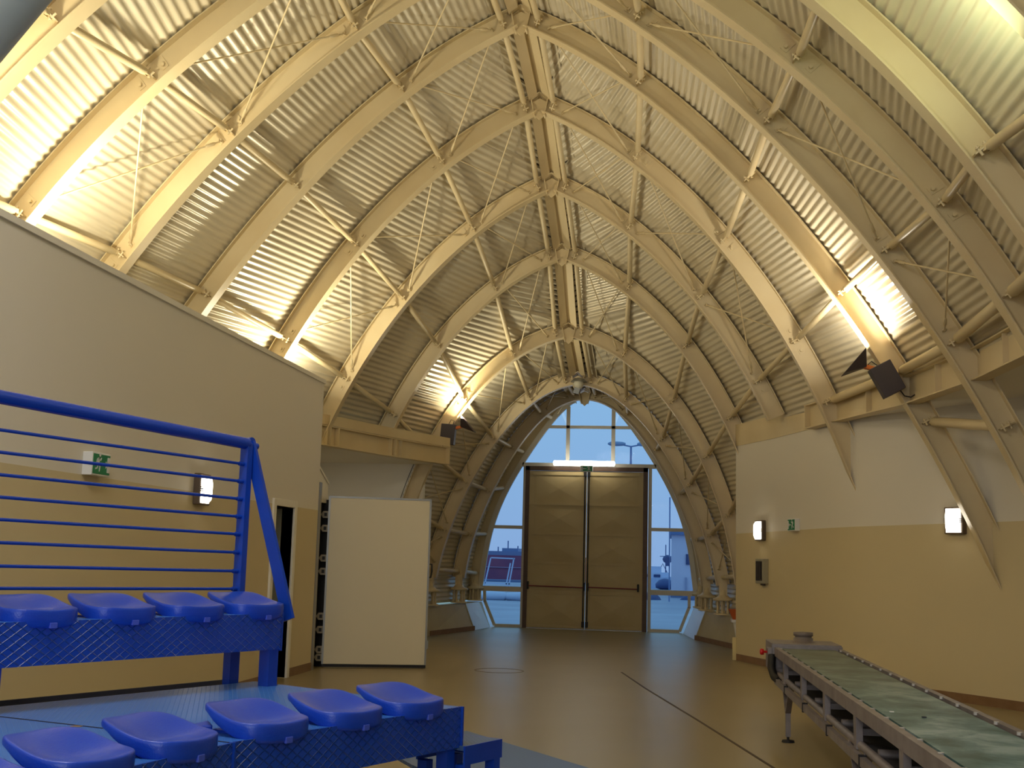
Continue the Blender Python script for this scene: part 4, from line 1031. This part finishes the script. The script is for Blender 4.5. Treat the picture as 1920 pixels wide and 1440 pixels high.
# litter on the belt and the deck
for i, (x, y, z, c, l) in enumerate(((3.30, 7.4, ZT - .009, (225, 225, 220), 'tiny white scrap lying on the green conveyor belt'), (3.44, 7.2, ZT - .009, (40, 40, 50), 'tiny dark scrap lying on the green conveyor belt'))):
    o = MB().box(-.012, .012, -.008, .008, 0, .006).build('litter_scrap', mat('scrap_%d' % i, c, .6)); o.location = (x, y, z); tag(o, l, 'litter')
for i, (x, y, rz) in enumerate(((-.62, 5.36, .3), (-.60, 5.28, 1.1))):
    o = MB().prism([V(-.025, -.008, 0), V(.02, -.012, 0), (.028, .004, 0), (-.01, .01, 0)], (0, 0, .003)).build('litter_scrap', mat('leaf_dry', (170, 140, 110), .7)); o.location = (x, y, .801); o.rotation_euler = (0, 0, rz)
    tag(o, ['dry leaf scrap on the blue deck', 'smaller pale scrap beside the leaf on the blue deck'][i], 'litter')

# ------------------------------------------------------------------ outside, seen through the glazing
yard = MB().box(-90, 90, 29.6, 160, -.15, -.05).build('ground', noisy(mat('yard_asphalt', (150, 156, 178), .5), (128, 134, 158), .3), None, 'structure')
def outside(name, label, cat): return thing(name, label, cat)
# white building on the right
b_ = outside('harbour_building', 'flat roofed white harbour building beyond the right panes', 'building')
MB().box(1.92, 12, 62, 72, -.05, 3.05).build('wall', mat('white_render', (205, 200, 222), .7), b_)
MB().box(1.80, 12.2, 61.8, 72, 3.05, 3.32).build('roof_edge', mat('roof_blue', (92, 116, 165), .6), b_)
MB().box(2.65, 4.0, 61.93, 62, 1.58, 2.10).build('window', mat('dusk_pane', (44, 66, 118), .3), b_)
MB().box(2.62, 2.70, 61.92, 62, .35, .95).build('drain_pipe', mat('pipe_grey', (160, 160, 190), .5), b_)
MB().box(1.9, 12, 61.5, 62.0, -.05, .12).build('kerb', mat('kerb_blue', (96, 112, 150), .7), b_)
# boat on the right
bt = outside('fishing_boat', 'white fishing boat with dark windows moored beyond the right panes', 'boat')
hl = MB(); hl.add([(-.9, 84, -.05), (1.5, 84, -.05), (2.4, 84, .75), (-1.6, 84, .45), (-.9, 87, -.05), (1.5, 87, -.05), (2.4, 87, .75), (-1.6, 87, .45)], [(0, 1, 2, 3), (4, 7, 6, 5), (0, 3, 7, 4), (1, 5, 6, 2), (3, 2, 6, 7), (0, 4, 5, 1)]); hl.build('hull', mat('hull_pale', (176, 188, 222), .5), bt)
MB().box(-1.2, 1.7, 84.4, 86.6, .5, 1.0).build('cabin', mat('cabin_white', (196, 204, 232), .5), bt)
for x in (-.9, -.1, .7): MB().box(x, x + .45, 84.35, 84.4, .68, .86).build('cabin_window', MATS['dusk_pane'], bt)
MB().box(.2, 1.2, 84.8, 86.2, 1.0, 1.4).build('wheelhouse', MATS['cabin_white'], bt)
ms = MB().tube([(1.5, 85.5, 1.0), (1.5, 85.5, 2.9)], .04, 6); ms.tube([(1.1, 85.5, 2.1), (1.9, 85.5, 2.1)], .03, 6); ms.tube([(1.0, 85.4, 1.0), (1.3, 85.4, 1.6), (1.6, 85.4, 1.0)], .04, 6); ms.build('mast', mat('mast_blue', (96, 112, 160), .5), bt)
MB().lathe([(.05, -.3), (.26, -.18), (.34, 0), (.26, .2), (.05, .3)], Matrix.Translation((1.62, 84.6, 1.9)), 14).build('radar_dome', mat('dome_dark', (56, 76, 130), .5), bt)
MB().lathe([(.3, 0), (.6, .1), (.62, .35), (.4, .6), (.1, .7)], Matrix.Translation((1.5, 80.2, -.05)), 14).build('net_drum', MATS['dome_dark'], bt)
# net heaps
for i, (x, y, s_) in enumerate(((.9, 57, .38), (2.9, 58, .30))):
    vs = []; fs = []; n = 14
    mb = MB(); mb.lathe([(1.9 * s_, 0), (1.7 * s_, .35 * s_), (1.2 * s_, .62 * s_), (.5 * s_, .85 * s_), (.05, .9 * s_)], None, n)
    mb.v = [(a * (1 + .18 * math.sin(7 * a + i)), b * .6 * (1 + .2 * math.cos(5 * b)), c * (1 + .2 * math.sin(9 * a + 4 * b))) for a, b, c in mb.v]
    o = mb.build('net_heap', noisy(mat('net_blue', (62, 78, 122), .8), (84, 92, 130), 3)); o.location = (x, y, -.05)
    tag(o, ['wide dark heap of fishing nets on the quay beyond the right panes', 'smaller dark net heap nearer the white building'][i], 'net')
# street lamp
lp_ = outside('street_lamp', 'twin headed street lamp outside the upper right pane', 'street lamp'); lp_.location = (-.08, 60, -.05)
MB().tube([(0, 0, 0), (0, 0, 7.35)], [.09, .05], 10).build('pole', mat('lamp_pole', (112, 132, 178), .5), lp_)
MB().tube([(-.5, 0, 7.42), (0, 0, 7.32), (.5, 0, 7.42)], .035, 8).build('arm', MATS['lamp_pole'], lp_)
for s_ in (-1, 1): MB().lathe([(.04, -.42), (.10, -.3), (.12, 0), (.10, .3), (.05, .45)], Matrix.Translation((s_ * .72, 0, 7.45)) @ Matrix.Rotation(math.pi / 2, 4, 'Y'), 12).build('lamp_head', mat('lamp_head', (140, 158, 190), .5), lp_)
pl2 = outside('flood_mast', 'slim tall mast outside the right side panes', 'mast'); pl2.location = (1.86, 55, -.05)
MB().tube([(0, 0, 0), (0, 0, 4.6)], .03, 8).build('pole', MATS['lamp_pole'], pl2)
MB().box(-.16, .0, -.1, .1, 1.55, 1.95).build('switch_cabinet', MATS['dome_dark'], pl2)
# red ship on the left
sh = outside('red_ship', 'large red hulled ship moored beyond the left panes', 'ship')
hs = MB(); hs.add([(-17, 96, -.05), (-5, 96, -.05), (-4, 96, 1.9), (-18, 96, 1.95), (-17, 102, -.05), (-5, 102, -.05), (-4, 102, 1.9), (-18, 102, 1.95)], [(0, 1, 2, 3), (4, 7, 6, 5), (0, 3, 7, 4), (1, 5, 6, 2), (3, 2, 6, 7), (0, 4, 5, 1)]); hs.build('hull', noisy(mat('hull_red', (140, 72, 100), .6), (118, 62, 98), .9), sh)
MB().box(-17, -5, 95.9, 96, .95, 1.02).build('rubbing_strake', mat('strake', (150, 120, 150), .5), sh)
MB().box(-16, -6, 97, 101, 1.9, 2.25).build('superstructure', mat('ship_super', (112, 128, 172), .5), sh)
for i, (x, h) in enumerate(((-13.2, 2.9), (-12, 2.6), (-11.2, 3.1), (-10.4, 2.7), (-9, 3.0))): MB().tube([(x, 98, 2.2), (x, 98, h)], .05, 6).build('mast', MATS['mast_blue'], sh)
MB().box(-11.6, -10.3, 97.4, 100, 2.25, 2.5).build('bridge', MATS['ship_super'], sh)
# white gantry frame on the quay
gf = outside('quay_frame', 'white steel frame standing on the quay before the red ship', 'frame')
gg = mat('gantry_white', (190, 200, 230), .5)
for p_, q_ in (((-8.4, 70, 1.68), (-7.0, 70, 1.66)), ((-7.06, 70, 1.66), (-7.34, 70, -.05)), ((-7.25, 70, 1.4), (-7.5, 70, -.05)), ((-8.4, 70, 1.68), (-8.75, 70, -.05)), ((-8.7, 70, .24), (-7.25, 70, .22))):
    MB().bar(p_, q_, .07, .07, (0, 1, 0)).build('frame_member', gg, gf)
for x, l in ((-5.35, 'pale upturned dinghy on the quay by the left pane'), (-4.1, 'second pale upturned dinghy on the quay nearer the door')):
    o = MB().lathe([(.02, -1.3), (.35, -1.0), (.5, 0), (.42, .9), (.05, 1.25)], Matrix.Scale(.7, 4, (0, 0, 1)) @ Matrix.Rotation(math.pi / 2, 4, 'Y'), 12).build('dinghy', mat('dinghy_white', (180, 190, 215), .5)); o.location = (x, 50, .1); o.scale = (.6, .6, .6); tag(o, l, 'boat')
qc = MB().box(-20, -4, 90, 92, -.05, .1).build('quay_kerb', MATS['kerb_blue']); tag(qc, 'low grey quay kerb in front of the red ship', 'kerb')

# unidentified blue grey form in the upper left corner, built as a pipe
vd = thing('unidentified_pipe', 'unidentified blue grey pipe shape crossing the upper left corner of the picture', 'pipe', (-1.045, 5.0, 4.24))
u0 = V(-.178, 0, -.23).normalized()
MB().tube([u0 * -1.6 + V(.06, 0, 0), u0 * -.5, u0 * .5, u0 * 1.6 + V(.05, 0, 0)], .20, 28).build('pipe_body', mat('pipe_blue_grey', (186, 200, 206), .45), vd)
MB().tube([u0 * -1.02, u0 * -.98], .21, 28).build('pipe_collar', MATS['pipe_blue_grey'], vd)
